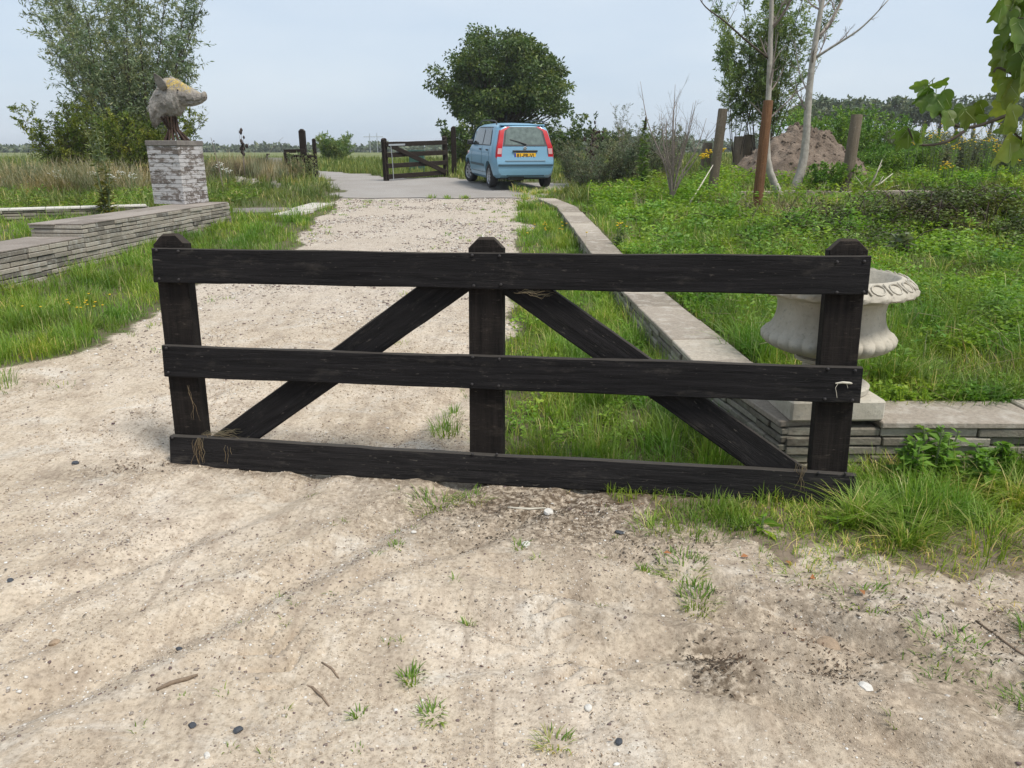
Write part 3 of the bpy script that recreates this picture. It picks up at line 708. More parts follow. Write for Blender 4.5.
def clods(name, n_, lo, hi, label):
    I = np.array([(1, 0, 0), (-1, 0, 0), (0, 1, 0), (0, -1, 0), (0, 0, 1), (0, 0, -1)], float); f = np.array([(0, 2, 4), (2, 1, 4), (1, 3, 4), (3, 0, 4), (2, 0, 5), (1, 2, 5), (3, 1, 5), (0, 3, 5)])
    rr_ = np.exp(rng.uniform(math.log(1.55), math.log(7), n_*2)); aa = rng.uniform(-R(38), R(38), n_*2); xx = rr_*np.sin(aa); yy = rr_*np.cos(aa)
    k = (sandmask(xx, yy) > .3) & (fbm(xx*3.1, yy*3.1, 4, 171)+rng.normal(0, .09, len(xx)) > .53); xx, yy, rr_ = xx[k], yy[k], rr_[k]; m_ = len(xx)
    s = np.minimum(lo*np.exp(np.abs(rng.normal(0, .6, m_))), hi)*np.clip(rr_/3, .8, 1.8)
    V = I[None]*rng.uniform(.5, 1.3, (m_, 6, 1))*s[:, None, None]+rng.normal(0, .25, (m_, 6, 3))*s[:, None, None]
    V = V+np.stack([xx, yy, gz(xx, yy)+s*.1], 1)[:, None]
    me = npmesh(name, V.reshape(-1, 3), [(f[None]+(np.arange(m_)*6)[:, None, None]).reshape(-1, 3)], dict(rnd=np.repeat(rng.random(m_), 6)))
    m, n, p = newmat('sand_clods'); n.links.new(ramp(n, attr(n, 'rnd'), [(0, (.20, .16, .125)), (.12, (.33, .265, .20)), (.6, (.46, .37, .27)), (1, (.58, .50, .40))]), p.inputs['Base Color']); p.inputs['Roughness'].default_value = .95
    return tag(link(name, me, m), label, 'sand', kind='stuff')
clods('sand_crumbs', 60000, .0016, .006, 'small crumbs and clods of dry sand')
# crumbs of bark, leaf and twig
P = []; n_ = 4200
xx = rng.uniform(-2.3, 2.3, n_); yy = rng.uniform(1.5, 3.8, n_); k = fbm(xx*1.7+9, yy*1.7, 3, 31)+rng.normal(0, .1, n_) > (.56-.05*(xx > .2)); xx, yy = xx[k], yy[k]; n_ = len(xx)
a = rng.uniform(0, 6.28, n_)
V, Fs, m = leaves(np.stack([xx, yy, gz(xx, yy)+.004], 1), np.stack([np.cos(a), np.sin(a), rng.uniform(0, .25, n_)], 1), rng.uniform(.004, .018, n_)*np.exp(rng.normal(0, .3, n_)), rng.uniform(.002, .007, n_), .3, np.array([0, 0, 1.]))
M['litter'] = leafmat('brown_litter', [(0, (.05, .038, .028)), (.6, (.14, .095, .065)), (1, (.33, .22, .14))], .9, .05)
o = fol('leaf_litter', [(V, Fs, m, rng.random(n_))], M['litter']); tag(o, 'brown crumbs of leaf and bark on the sand', 'litter', kind='stuff')
P_ = []
for cx, cy, rx, ry, k_ in ((.68, 2.12, .12, .11, 230), (.25, 3.2, .45, .12, 500), (1.4, 2.35, .5, .25, 500), (-.1, 3.0, .3, .15, 160), (1.05, 2.1, .12, .08, 160), (.62, 2.85, .25, .12, 200), (-2.0, 3.68, .25, .08, 120), (1.75, 2.1, .3, .3, 260)):
    P_.append(np.stack([rng.normal(cx, rx*.6, k_), rng.normal(cy, ry*.6, k_)], 1))
P_ = np.concatenate(P_); n_ = len(P_); a = rng.uniform(0, 6.28, n_)
V, Fs, m = leaves(np.stack([P_[:, 0], P_[:, 1], gz(P_[:, 0], P_[:, 1])+.003], 1), np.stack([np.cos(a), np.sin(a), rng.uniform(0, .5, n_)], 1), rng.uniform(.005, .022, n_), rng.uniform(.003, .009, n_), .35, np.array([0, 0, 1.]))
o = fol('bark_litter', [(V, Fs, m, rng.random(n_)*.6)], M['litter']); tag(o, 'dark flakes of bark and rotten leaf lying in patches on the sand', 'litter', kind='stuff')
# sparse seedlings in the sand
cl = []
for i in range(90):
    cx = rng.uniform(-1.2, 2.3); cy = rng.uniform(1.7, 4.0)
    if fbm(np.array([cx*1.4]), np.array([cy*1.4]), 2, 17)[0] < .5: continue
    clump(cx, cy, 7, rng.uniform(.012, .035), .02, .1, .8, .0035)
for i in range(260):
    cy = rng.uniform(4, 17); cx = rng.choice([rng.normal(-3.2, .3), rng.normal(.0, .25), rng.normal(-.5, .3)])
    if cy > 6 and cx < -1 or rng.random() < .6: clump(cx, cy, 14, rng.uniform(.02, .06), .07, .1, .7, .005*max(1, cy/6))
for i in range(40): clump(rng.uniform(.1, 1.0), rng.uniform(15.3, 18.4), 26, rng.uniform(.05, .13), .12, .25, .6, .014)
for i in range(26): clump(rng.uniform(.0, 1.5), rng.uniform(18.2, 19.0), 26, rng.uniform(.08, .25), .12, .35, .6, .014)
for i in range(8): clump(-1.3+rng.uniform(-.5, .4), 17.35+rng.uniform(-.15, .15), 22, rng.uniform(.04, .12), .1, .1, .6, .014)
o = fol('sparse_seedlings', cl, M['grass']); tag(o, 'tiny green seedlings scattered over the bare track', 'grass', kind='stuff')

# individual tufts in the sand in front of and behind the gate
def tuft(cx, cy, k, h, spread, label, mat='grass', lean0=.6, dry=.05):
    global cl
    cl = []; clump(cx, cy, k, h, spread, dry, lean0, .0048)
    P0 = Vector((cx, cy, float(gz(cx, cy))))
    V, Fs, m, r_ = cl[0]
    o = fol('grass_tuft', [(V-np.array(P0), Fs, m, r_)], M[mat], loc=P0)
    tag(o, label, 'grass tuft', 'grass tufts growing in the bare sand')
tuft(-.39, 4.14, 110, .11, .09, 'bright grass tuft behind the gate just left of its centre post')
tuft(-.36, 4.42, 50, .07, .06, 'smaller tuft close behind the bright one at the gate centre')
tuft(-.36, 3.33, 110, .06, .13, 'low grass tuft under the bottom rail left of the centre post', lean0=.9)
tuft(-.20, 3.31, 60, .05, .09, 'low grass tuft under the bottom rail at the centre post', lean0=.9, dry=.2)
tuft(.03, 2.86, 22, .045, .03, 'tiny green sprig beside a chalky spot in front of the gate')
tuft(.52, 2.66, 40, .035, .03, 'small round grass tuft alone right of the centre in front of gate')
tuft(.70, 2.50, 130, .05, .075, 'dense cushion of grass in the sand below the right brace')
tuft(.68, 2.70, 110, .05, .11, 'sprawling grass tuft just above the dense cushion', lean0=.9)
tuft(-.32, 2.03, 60, .05, .04, 'upright grass tuft in the foreground left of the tyre ridge')
tuft(-.24, 1.86, 45, .035, .045, 'flat tuft just below the upright foreground tuft', lean0=1.0)
tuft(.12, 1.75, 55, .04, .05, 'brownish green tuft at the bottom edge of the picture', dry=.35, lean0=.8)
tuft(-.16, 2.36, 24, .03, .025, 'very small tuft in the middle of the sandy foreground')
tuft(-.46, 1.86, 22, .03, .025, 'thin sprig near the bottom left of the upright tuft')
tuft(-.48, 2.82, 24, .03, .03, 'little sprig in the sand below the left half of the gate')
tuft(1.83, 2.24, 120, .07, .08, 'grass tuft at the right edge of the picture, upper one')
tuft(1.62, 1.95, 120, .05, .09, 'grass tuft at the right edge of the picture, lower one')
tuft(1.47, 2.22, 60, .035, .13, 'thin spreading grass in the dark soil at lower right', lean0=1.0)
tuft(1.3, 2.45, 60, .04, .13, 'thin spreading grass in the dark soil nearer the verge', lean0=1.0)

# ------------------------------------------------------------------ slab walls
def slabs(name, pts, thick, z0f, z1, ch, mat, parent, left=True, blen=(.2, .42), seedv=0):
    """courses of thin slabs between two points; pts (a,b) track-side face line, body lies to the given side"""
    rr = random.Random(seedv)
    a, b = Vector((*pts[0], 0)), Vector((*pts[1], 0)); d = (b-a); Ln = d.length; d.normalize()
    nrm = Vector((-d.y, d.x, 0)) if left else Vector((d.y, -d.x, 0))
    Mx = Matrix((d, nrm, Vector((0, 0, 1)))).transposed()
    mb = MB(); core = MB()
    zt = z1 if callable(z1) else (lambda s: z1)
    k = 0
    while True:
        u = -rr.uniform(0, .2); any_ = False
        while u < Ln:
            l = rr.uniform(*blen); u0 = max(u, 0); u1 = min(u+l, Ln); u += l
            if u1-u0 < .04: continue
            s = (u0+u1)/2; top = zt(s) - k*ch; p = a+d*s
            if top < z0f(p.x, p.y)-.06: continue
            any_ = True
            j = rr.uniform(-.010, .010)*(1.5 if thick < .32 else 1); hh = ch-rr.uniform(.006, .012)
            c = p + nrm*(thick/2+j) + Vector((0, 0, top-ch/2+rr.uniform(-.0015, .0015)))
            e = Euler((0, rr.uniform(-.006, .006) + math.atan2(-(zt(s+.1)-zt(s-.1)), .2), rr.uniform(-.02, .02))).to_matrix()
            mb.box(c, (u1-u0-rr.uniform(.003, .009), thick, hh), Mx @ e, .004, rr.random())
        k += 1
        if not any_ or k > 30: break
    o = mb.build(name, mat, parent)
    return o, (a, d, nrm, Ln, Mx)
low = lambda x_, y_: float(terr(x_-.1, y_))-.02

# left garden wall, two heights
lw = empty('garden_wall', (-5.1, 9.5, 0), 0, 'low wall of thin stacked grey slabs stepping up left of the track', 'wall')
def rel(o, root):     # keep world placement under an empty
    o.parent = root; o.matrix_parent_inverse = Matrix.Translation(root.location).inverted() if root.rotation_euler.z == 0 else root.matrix_world.inverted()
    return o
fl = lambda yy: -5.32 + (yy-7.4)*.078
o, _ = slabs('lower_course', ((fl(4.2), 4.2), (fl(9.30), 9.30)), .68, lambda a_, b_: float(base(b_))-.02, .585, .056, M['wall'], None, True, (.26, .46), 3); rel(o, lw)
o, _ = slabs('lower_course', ((fl(9.30), 9.30), (fl(13.38), 13.38)), .68, lambda a_, b_: float(base(b_))-.02, .582, .056, M['wall'], None, True, (.26, .46), 4); rel(o, lw)
o, _ = slabs('upper_course', ((fl(9.30), 9.30), (fl(13.38), 13.38)), .68, lambda a_, b_: .60, .738, .051, M['wall'], None, True, (.26, .46), 5); rel(o, lw)
mb = MB()
for (ya, yb, zz) in ((4.2, 9.29, .592), (9.31, 13.36, .745)):
    yy = ya
    while yy < yb:
        l = min(.62, yb-yy); c0 = fl(yy+l/2)
        for k in range(2): mb.box((c0-.17-.34*k, yy+l/2, zz), (.332, l-.008, .016), Matrix.Rotation(-.078, 3, 'Z'), .003)
        yy += l
rel(mb.build('coping', M['coping_l']), lw)
mb = MB()
for (ya, yb, zz, z0) in ((4.25, 9.25, .565, -.1), (9.35, 13.3, .72, -.1)):
    c0 = (ya+yb)/2; mb.box((fl(c0)-.34, c0, (zz+z0)/2), (.60, yb-ya, zz-z0), Matrix.Rotation(-.078, 3, 'Z'))
rel(mb.build('wall_core', M['mortar']), lw)
# second low wall behind it
bw = empty('low_back_wall', (-7.6, 11.8, 0), 0, 'narrow low wall with pale coping running left from the pedestal', 'wall')
o, _ = slabs('course', ((-11.5, 9.85), (-5.95, 12.78)), .30, lambda a_, b_: .50, .715, .045, M['wall_dark'], None, True, (.2, .4), 6); rel(o, bw)
mb = MB(); d = Vector((5.55, 2.93, 0)).normalized(); Mx = Matrix((d, Vector((-d.y, d.x, 0)), Vector((0, 0, 1)))).transposed()
for k in range(13):
    c = Vector((-11.5, 9.85, .728)) + d*(.24+.48*k) + Vector((-d.y, d.x, 0))*.15
    mb.box(c, (.472, .32, .028), Mx, .004)
rel(mb.build('coping', M['pale_slab']), bw)

# right retaining wall : track side + front return, with coping
rw = empty('retaining_wall', (1.37, 3.62, 0), 0, 'low mossy slab wall edging the raised bank right of the track', 'wall')
ztop = lambda yy: .25 + .028*(yy-3.62)
for i in range(len(WALL)-1):
    a_, b_ = WALL[i], WALL[i+1]
    o, _ = slabs('side_course', (a_, b_), .34, lambda p, q: float(base(q))-.05, (lambda s, a_=a_, b_=b_: ztop(a_[1]+s*(b_[1]-a_[1])/math.hypot(b_[0]-a_[0], b_[1]-a_[1]))-.001), .042, M['wall_dark'], None, False, (.18, .36), 20+i); rel(o, rw)
o, _ = slabs('front_course', ((1.40, 3.625), (6.2, 3.60)), .30, lambda p, q: -.06, .252, .050, M['wall_dark'], None, True, (.15, .38), 33); rel(o, rw)
def capstones(pts, wdt, th, step, off, mat, zf, name='coping', jit=.01, sd=1):
    rr = random.Random(sd); mb = MB()
    for i in range(len(pts)-1):
        a_ = Vector((*pts[i], 0)); b_ = Vector((*pts[i+1], 0)); d = b_-a_; L_ = d.length; d.normalize(); nr = Vector((d.y, -d.x, 0)) if off > 0 else Vector((-d.y, d.x, 0))
        Mx = Matrix((d, nr, Vector((0, 0, 1)))).transposed(); k = max(1, round(L_/step)); u = L_/k
        for j in range(k):
            p = a_+d*(u*(j+.5)); sl_ = math.atan2(zf(p+d*.1)-zf(p-d*.1), .2)
            e = Euler((rr.uniform(-jit, jit), -sl_+rr.uniform(-jit, jit)*.5, rr.uniform(-jit, jit))).to_matrix()
            mb.box(p+nr*(abs(off)+rr.uniform(-.006, .006)) + Vector((0, 0, zf(p)+th/2+rr.uniform(-.002, .003))), (u-.010, wdt, th), Mx@e, .006, rr.random())
    return mb
mb = capstones(WALL, .37, .035, .50, .18, M['coping'], lambda p: ztop(p.y)); rel(mb.build('coping', M['coping']), rw)
mb = capstones([(1.86, 3.612), (2.72, 3.608)], .36, .035, .86, -.175, M['coping'], lambda p: .252)
mb.box((3.22, 3.79, .277), (.98, .37, .046), Euler((.02, -.012, .02)).to_matrix(), .008)
mb.box((4.25, 3.79, .272), (1.0, .37, .04), Euler((0, .01, 0)).to_matrix(), .008); mb.box((5.3, 3.79, .272), (1.0, .37, .04), None, .008)
rel(mb.build('coping', M['coping']), rw)
# kerb of old paving far right on the bank
mb = MB()
for k in range(8):
    xx_ = 4.7+k*.98; zz_ = float(terr(xx_, 15.5))
    mb.box((xx_, 15.55+rnd.uniform(-.02, .02), zz_+.03+rnd.uniform(-.01, .01)), (.95, .22, .12), Euler((0, 0, rnd.uniform(-.02, .02))).to_matrix(), .01)
o = mb.build('stone_kerb', M['coping']); tag(o, 'thin pale kerb running across the bank behind the fence posts', 'kerb')
# pale concrete slabs left of the track
ps = [(-4.02, 14.25, .42, .78, .28), (-3.92, 15.25, .45, 1.05, .16)]
for k, (xx_, yy_, a_, b_, rz_) in enumerate(ps):
    mb = MB(); mb.box((0, 0, 0), (a_, b_, .06), None, .008)
    o = mb.build('paving_slab', M['pale_slab'], loc=(xx_, yy_, float(terr(xx_, yy_))+.035), rot=(.042, 0, -rz_))
    tag(o, ['nearer pale concrete slab lying in the verge left of the track', 'further pale concrete slab lying in the verge left of the track'][k], 'slab', 'pale slabs beside the track')
mb = MB(); mb.box((0, 0, 0), (1.1, .7, .03), None, .006)
o = mb.build('paving_patch', M['capgrey'], loc=(-4.85, 14.9, float(terr(-4.85, 14.9))+.012), rot=(.042, 0, .1)); tag(o, 'grey worn paving patch in the grass beyond the wall end', 'paving')

# ------------------------------------------------------------------ the gate in front
RM = {}
def plank(name, Lh, wd, th, mat, parent, loc, M3, chip=0, seg=30, wob=.003, seed=0):
    """board along local x from 0 to Lh, width wd in local z, thickness th in local y"""
    rr = random.Random(seed); V = []; F = []; c = .005
    ring = [(-th/2+c, -wd/2), (th/2-c, -wd/2), (th/2, -wd/2+c), (th/2, wd/2-c), (th/2-c, wd/2), (-th/2+c, wd/2), (-th/2, wd/2-c), (-th/2, -wd/2+c)]
    ph = [rr.uniform(0, 9) for _ in range(4)]
    for i in range(seg+1):
        xx_ = Lh*i/seg
        if i == 0: xx_ += .0
        up_ = wob*math.sin(xx_*2.1+ph[0]) + wob*.6*math.sin(xx_*7+ph[1]); dn = wob*math.sin(xx_*1.7+ph[2])+wob*.5*math.sin(xx_*9+ph[3])
        ck = -.006 if (chip and xx_ > chip) else 0
        for (yy_, zz_) in ring:
            V.append((xx_ + (rr.uniform(-.003, .003) if i in (0, seg) else 0), yy_+rr.uniform(-.0006, .0006), zz_ + (up_+ck if zz_ > 0 else dn) + rr.uniform(-.0012, .0012)))
    n = 8
    for i in range(seg):
        for k in range(n):
            F.append((i*n+k, (i+1)*n+k, (i+1)*n+(k+1) % n, i*n+(k+1) % n))
    F.append(tuple(range(n))); F.append(tuple(seg*n+k for k in range(n))[::-1])
    me = pymesh(name, V, F); o = link(name, me, mat, parent); o.matrix_local = Matrix.Translation(loc) @ M3.to_4x4()
    RM[o.name] = Matrix.Translation(loc) @ M3.to_4x4()
    return o
def post_mesh(h, wd, th, cham):
    c = .005
    # front outline: chamfered head, tapering thickness to the top
    V = []; F = []
    levels = [(0, wd/2, th/2), (h-cham*1.0, wd/2, th/2), (h-cham*.25, wd/2-cham*.75, th/2-.004), (h, wd/2-cham*1.0, th/2-.012)]
    for z_, hx, hy in levels:
        for sx, sy in ((-1, -1), (1, -1), (1, 1), (-1, 1)):
            for dx, dy in (((0, c) if sx*sy > 0 else (c, 0)), ((c, 0) if sx*sy > 0 else (0, c))):
                V.append((sx*(hx-dx), sy*(hy-dy), z_))
    n = 8
    for i in range(len(levels)-1):
        for k in range(n): F.append((i*n+k, i*n+(k+1) % n, (i+1)*n+(k+1) % n, (i+1)*n+k))
    F.append(tuple(range(n))[::-1]); F.append(tuple((len(levels)-1)*n+k for k in range(n)))
    return pymesh('post', V, F)
Mpost = wood_mat('black_tarred_post_wood', (.004, .0033, .003), (.023, .018, .0155), (.11, .09, .07), sc=(15, 15, .8), dustamt=.3)
BL = Vector((-1.8075, 3.7227, .0)); BR = Vector((1.5905, 3.2383, .0)); U = (BR-BL).normalized(); LN = R(7)
Pp = Vector((-U.y, U.x, 0)); Vv = Pp*math.sin(LN)+Vector((0, 0, 1))*math.cos(LN); Nn = U.cross(Vv)   # Nn points to the camera side
G = empty('wooden_gate', BL, 0, 'large black tarred wooden field gate standing loose across the sandy track', 'gate')
G.rotation_mode = 'QUATERNION'
G.rotation_quaternion = Matrix((U, -Nn, Vv)).transposed().to_quaternion()   # local x along, y away, z up the gate
I3 = Matrix.Identity(3)
# rails (front faces at local y = 0)
def dirm(dx, dz):
    d = Vector((dx, 0, dz)).normalized(); return Matrix((d, Vector((0, 1, 0)), Vector((-d.z, 0, d.x)))).transposed()
rails = []
for (u0, v0, u1, v1, wd, chp, sd_) in ((-.03, 1.048, 3.412, 1.074, .172, 0, 1), (-.008, .560, 3.428, .578, .166, 0, 2), (.0, .084, 3.44, .082, .162, 1.05, 3)):
    Lh = math.hypot(u1-u0, v1-v0)
    rails.append(plank('rail', Lh, wd, .042, M['tar_low'] if sd_ == 3 else M['tar'], G, (u0, .021, v0), dirm(u1-u0, v1-v0), chp, 40, .0025, sd_))
# posts behind the rails
for (uc0, uc1, h_, wd) in ((.072+.022, .072-.03, 1.214, .168), (1.688, 1.674, 1.220, .170), (3.330, 3.328, 1.238, .168)):
    o = link('post', post_mesh(h_-.005, wd, .075, .052), Mpost, G); d = Vector((uc1-uc0, 0, 1)).normalized()
    o.matrix_local = Matrix.Translation((uc0, .042+.040, .004)) @ Matrix((Vector((d.z, 0, -d.x)), Vector((0, 1, 0)), d)).transposed().to_4x4()
# braces between the posts, behind the rails
for (a0, a1, sd_) in (((.235, .083), (1.615, 1.078), 11), ((3.215, .075), (1.735, 1.062), 12)):
    Lh = math.hypot(a1[0]-a0[0], a1[1]-a0[1])
    M3 = dirm(a1[0]-a0[0], a1[1]-a0[1])
    plank('brace', Lh, .158, .040, M['tar'], G, (a0[0], .042+.024, a0[1]), M3, 0, 24, .002, sd_)
# bolts
bm_ = None
def bolt(parent, u, v, rail_o, s=.007):
    mb = MB(); mb.lathe([(s, 0), (s*1.02, .004), (s*.8, .0075), (s*.3, .009)], 10, (0, 0, 0), None, Matrix.Rotation(R(90), 3, 'X'))
    o = mb.build('bolt', M['bolt'], rail_o, smooth=True)
    p = RM[rail_o.name].inverted() @ Vector((u, 0.0, v)); o.location = p
for ri, vs in ((0, (1.125, .985)), (1, (.635, .502)), (2, (.150, .03))):
    for u in ((.0, .115) if ri == 0 else (.02,)) + (1.62, 1.75) + (3.275, 3.39):
        for v in vs:
            if ri == 2 and v < .1: continue
            bolt(G, u+rnd.uniform(-.006, .006), v+rnd.uniform(-.006, .006)+.004*u, rails[ri])
# straw caught at the left foot and twine on the right post
def wisps(name, P0, k, l, label, vert=True, spread=.02, grp=None, mat='straw', cat='straw'):
    mb = MB()
    for i in range(k):
        a = rnd.uniform(0, 6.28); x0 = rnd.gauss(0, spread); p = [Vector((x0, rnd.gauss(0, .008), 0))]
        for j in range(5):
            stp = l/5*rnd.uniform(.6, 1.3)
            p.append(p[-1] + (Vector((rnd.gauss(0, .25), rnd.gauss(-.02, .12), -1)) if vert else Vector((rnd.gauss(1, .3), rnd.gauss(0, .2), rnd.gauss(0, .35))))*stp)
        mb.tube(p, [.0008]*5+[.0004], 4)
    o = mb.build(name, M[mat], loc=P0); return tag(o, label, cat, grp)
lp = lambda u, v, off=-.012: BL + U*u + Vv*v - (-Nn)*off*-1 if False else BL + U*u + Vv*v + Nn*(-off)
wisps('straw_wisp', lp(.175, .165), 16, .16, 'pale dried grass wisps hanging over the bottom rail at the left post', True, .012)
wisps('straw_wisp', lp(.33, .13), 3, .11, 'single curled straw strand on the bottom rail near the left brace', True, .01)
wisps('straw_wisp', lp(.12, .44, -.0), 3, .22, 'thin dry root strand down the left post below the middle rail', True, .006)
wisps('straw_wisp', lp(3.20, .20), 12, .14, 'dry grass wisps caught where right brace meets the bottom rail', True, .02)
wisps('straw_wisp', lp(.22, .175, -.03)+Vector((0, .05, 0)), 26, .16, 'dry grass lying in the corner on the bottom rail', False, .03)
wisps('straw_wisp', lp(1.86, .962, .0), 10, .12, 'dry grass strands under the top rail right of the centre post', False, .02)
# pale rope scrap on the middle rail end
mb = MB(); mb.tube([Vector((0, 0, 0)), Vector((.03, -.006, .006)), Vector((.06, -.008, .004)), Vector((.085, 0, -.002))], [.003, .006, .006, .002], 6)
mb.tube([Vector((.01, -.004, 0)), Vector((.0, -.006, -.02)), Vector((.008, -.006, -.045)), Vector((.014, -.005, -.07))], .0014, 4)
mb.tube([Vector((.05, -.004, 0)), Vector((.06, -.006, -.03)), Vector((.07, -.006, -.05))], .0014, 4)
o = mb.build('twine_scrap', M['palestick'], loc=lp(3.31, .585, -.004)); tag(o, 'frayed pale twine scrap on the middle rail at the right post', 'twine')

# ------------------------------------------------------------------ urn
UX, UY = 1.642, 3.86
URN = empty('garden_urn', (UX, UY, .285), R(2), 'big weathered cast stone garden urn on its square plinth behind the right gate post', 'urn')
mb = MB(); mb.box((-.005, -.0, .056), (.485, .48, .112), None, .012); mb.build('plinth', M['stone'], URN)
S_ = .985
prof = [(.205, .112), (.235, .118), (.238, .145), (.215, .160), (.165, .172), (.125, .195), (.108, .225), (.105, .250), (.118, .262), (.150, .268), (.150, .284), (.118, .292)]
mb = MB(); mb.lathe([(a*S_, b) for a, b in prof], 64); autosmooth(mb.build('foot', M['stone'], URN), 40)
def gad(r_, z_, a, i):
    k = math.exp(-((z_-.385)/.055)**2); return r_*(1 + k*.045*(abs(math.cos(a*14))**.7 - .55))
bprof = [(.110, .292), (.180, .306), (.245, .326), (.292, .346), (.315, .364), (.326, .382), (.327, .398), (.318, .415), (.300, .426), (.296, .432), (.284, .445), (.272, .47), (.264, .50), (.260, .54), (.264, .575), (.280, .605), (.305, .628)]
mb = MB(); mb.lathe(bprof, 336, mod=gad); autosmooth(mb.build('bowl', M['stone'], URN), 50)
def egg(r_, z_, a, i):
    if 1 <= i <= 7: return r_*(1 + .022*(abs(math.cos(a*11))**.6-.6) + (.012*math.sin(a*22) if i in (3, 5) else 0))
    return r_
rprof = [(a_*.955 if k_ < 11 else a_, b_+.038) for k_, (a_, b_) in enumerate([(.318, .570), (.350, .592), (.385, .590), (.402, .593), (.410, .603), (.408, .617), (.396, .634), (.372, .655), (.345, .670), (.322, .677), (.308, .668), (.27, .56), (.20, .48), (.05, .44)])]
mb = MB(); mb.lathe(rprof, 264, mod=egg); autosmooth(mb.build('rim', M['stone'], URN), 50)
mb = MB()      # raised eggs around the rim
for k in range(22):
    a = 2*math.pi*k/22
    pts_ = []
    for j in range(13):
        q = 2*math.pi*j/12; rr_ = .358+.024*math.sin(q); 
        pts_.append(Vector((rr_*math.cos(a+.095*math.cos(q)), rr_*math.sin(a+.095*math.cos(q)), .690 - (rr_-.358)*.88)) + Vector((math.cos(a)*.6, math.sin(a)*.6, .8))*.002)
    mb.tube(pts_, .0042, 6, False)
for k in range(22):
    a = 2*math.pi*(k+.5)/22; mb.tube([Vector((r__*math.cos(a+dd_), r__*math.sin(a+dd_), .690-(r__-.358)*.88+.003)) for r__, dd_ in ((.332, -.02), (.358, 0), (.382, .03))], [.003, .006, .004], 6)
autosmooth(mb.build('rim_moulding', M['stone'], URN), 60)

# ------------------------------------------------------------------ pedestal and boar head
PC = Vector((-5.33, 12.70)); fl_ = .22
da = Vector((-math.cos(fl_), math.sin(fl_))); db = Vector((math.sin(fl_), math.cos(fl_)))
PW, PD = .575, .66; pc = PC + da*PW/2 + db*PD/2
PED = empty('brick_pedestal', (pc.x, pc.y, .754), -fl_, 'square pedestal of thin bricks with flaking white paint on the wall end', 'pedestal')
mb = MB(); rr = random.Random(5); ch = .0652; nrow = 14
for k in range(nrow):
    z_ = ch*(k+.5)
    for side in range(4):
        L_ = PW if side % 2 == 0 else PD; o_ = PD if side % 2 == 0 else PW
        u = 0; first = True
        while u < L_-.01:
            l = (rr.uniform(.1, .24) if first and k % 2 else rr.uniform(.24, .36)); first = False
            if L_-(u+l) < .05: l = L_-u
            c = Vector((-L_/2+u+l/2, -o_/2+.05+rr.uniform(-.004, .004), z_))
            dl = -.003
            if side % 2: 
                if u == 0: c.x += .05; l2 = l-.1 if l > .12 else l
            Mr = Matrix.Rotation(side*math.pi/2, 3, 'Z')
            mb.box(Mr @ c, (max(.02, l-.005), .10+rr.uniform(-.002, .002), ch-.005), Mr, .003, rr.random())
            u += l
mb.build('brickwork', M['painted'], PED)
mb = MB(); mb.box((0, 0, ch*nrow/2), (PW-.03, PD-.03, ch*nrow-.01)); mb.build('core', M['mortar'], PED)
mb = MB(); mb.box((0, 0, ch*nrow+.042), (PW+.025, PD+.025, .08), None, .008); mb.build('cap_stone', M['capgrey'], PED)
BH = empty('boar_head_statue', (pc.x, pc.y, .754+ch*nrow+.084), -.12, 'stone boar head sculpture with yellow lichen on rusty rods on the brick pedestal', 'sculpture')
px_ = .0162
mb = MB(); rr = random.Random(8)
for k in range(13):
    a = 2*math.pi*k/13+rr.uniform(-.1, .1); r0 = rr.uniform(.15, .22); r1 = rr.uniform(.08, .14)
    mb.tube([(r0*math.cos(a)+.05, r0*math.sin(a)*.8, 0), ((r0+r1)*.27*math.cos(a)+.02, (r0+r1)*.27*math.sin(a), .17), (r1*math.cos(a+.5)-.02, r1*math.sin(a+.5), .37)], [.02, .017, .016], 6)
mb.build('rod_stand', M['rust'], BH)
# head: rings along a curved spine, local x to the snout, z up; origin at pedestal top
ZC = (138-100)*px_
spine = [(-26.5, -13, 10, .70), (-25, -11, 13, .68), (-19, -4.5, 15, .62), (-12, 1.5, 17.5, .58), (-5, 3.2, 18, .58), (2, 3.0, 17.2, .60), (5.2, 3.4, 15.8, .62), (6.8, 5.2, 11.8, .74), (12, 4.4, 10.4, .76), (16, 3.4, 9.0, .76), (20, 2.8, 7.6, .78), (24, 2.2, 5.9, .84), (27, 2.2, 4.7, .88), (28.7, 3.0, 4.2, .92), (29.8, 3.8, 4.6, 1.0), (31.0, 4.1, 3.9, 1.0)]
dense = []
for i in range(len(spine)-1):
    for t in np.linspace(0, 1, 9, endpoint=False):
        dense.append(tuple(spine[i][j]*(1-t)+spine[i+1][j]*t for j in range(4)))
dense.append(spine[-1]); dense = np.array(dense)
dense[:, 0] += 7.5
for _ in range(1): dense[1:-1] = (dense[:-2]+dense[1:-1]*2+dense[2:])/4
V = []; lich = []; nr = 56; rr = np.random.default_rng(3)
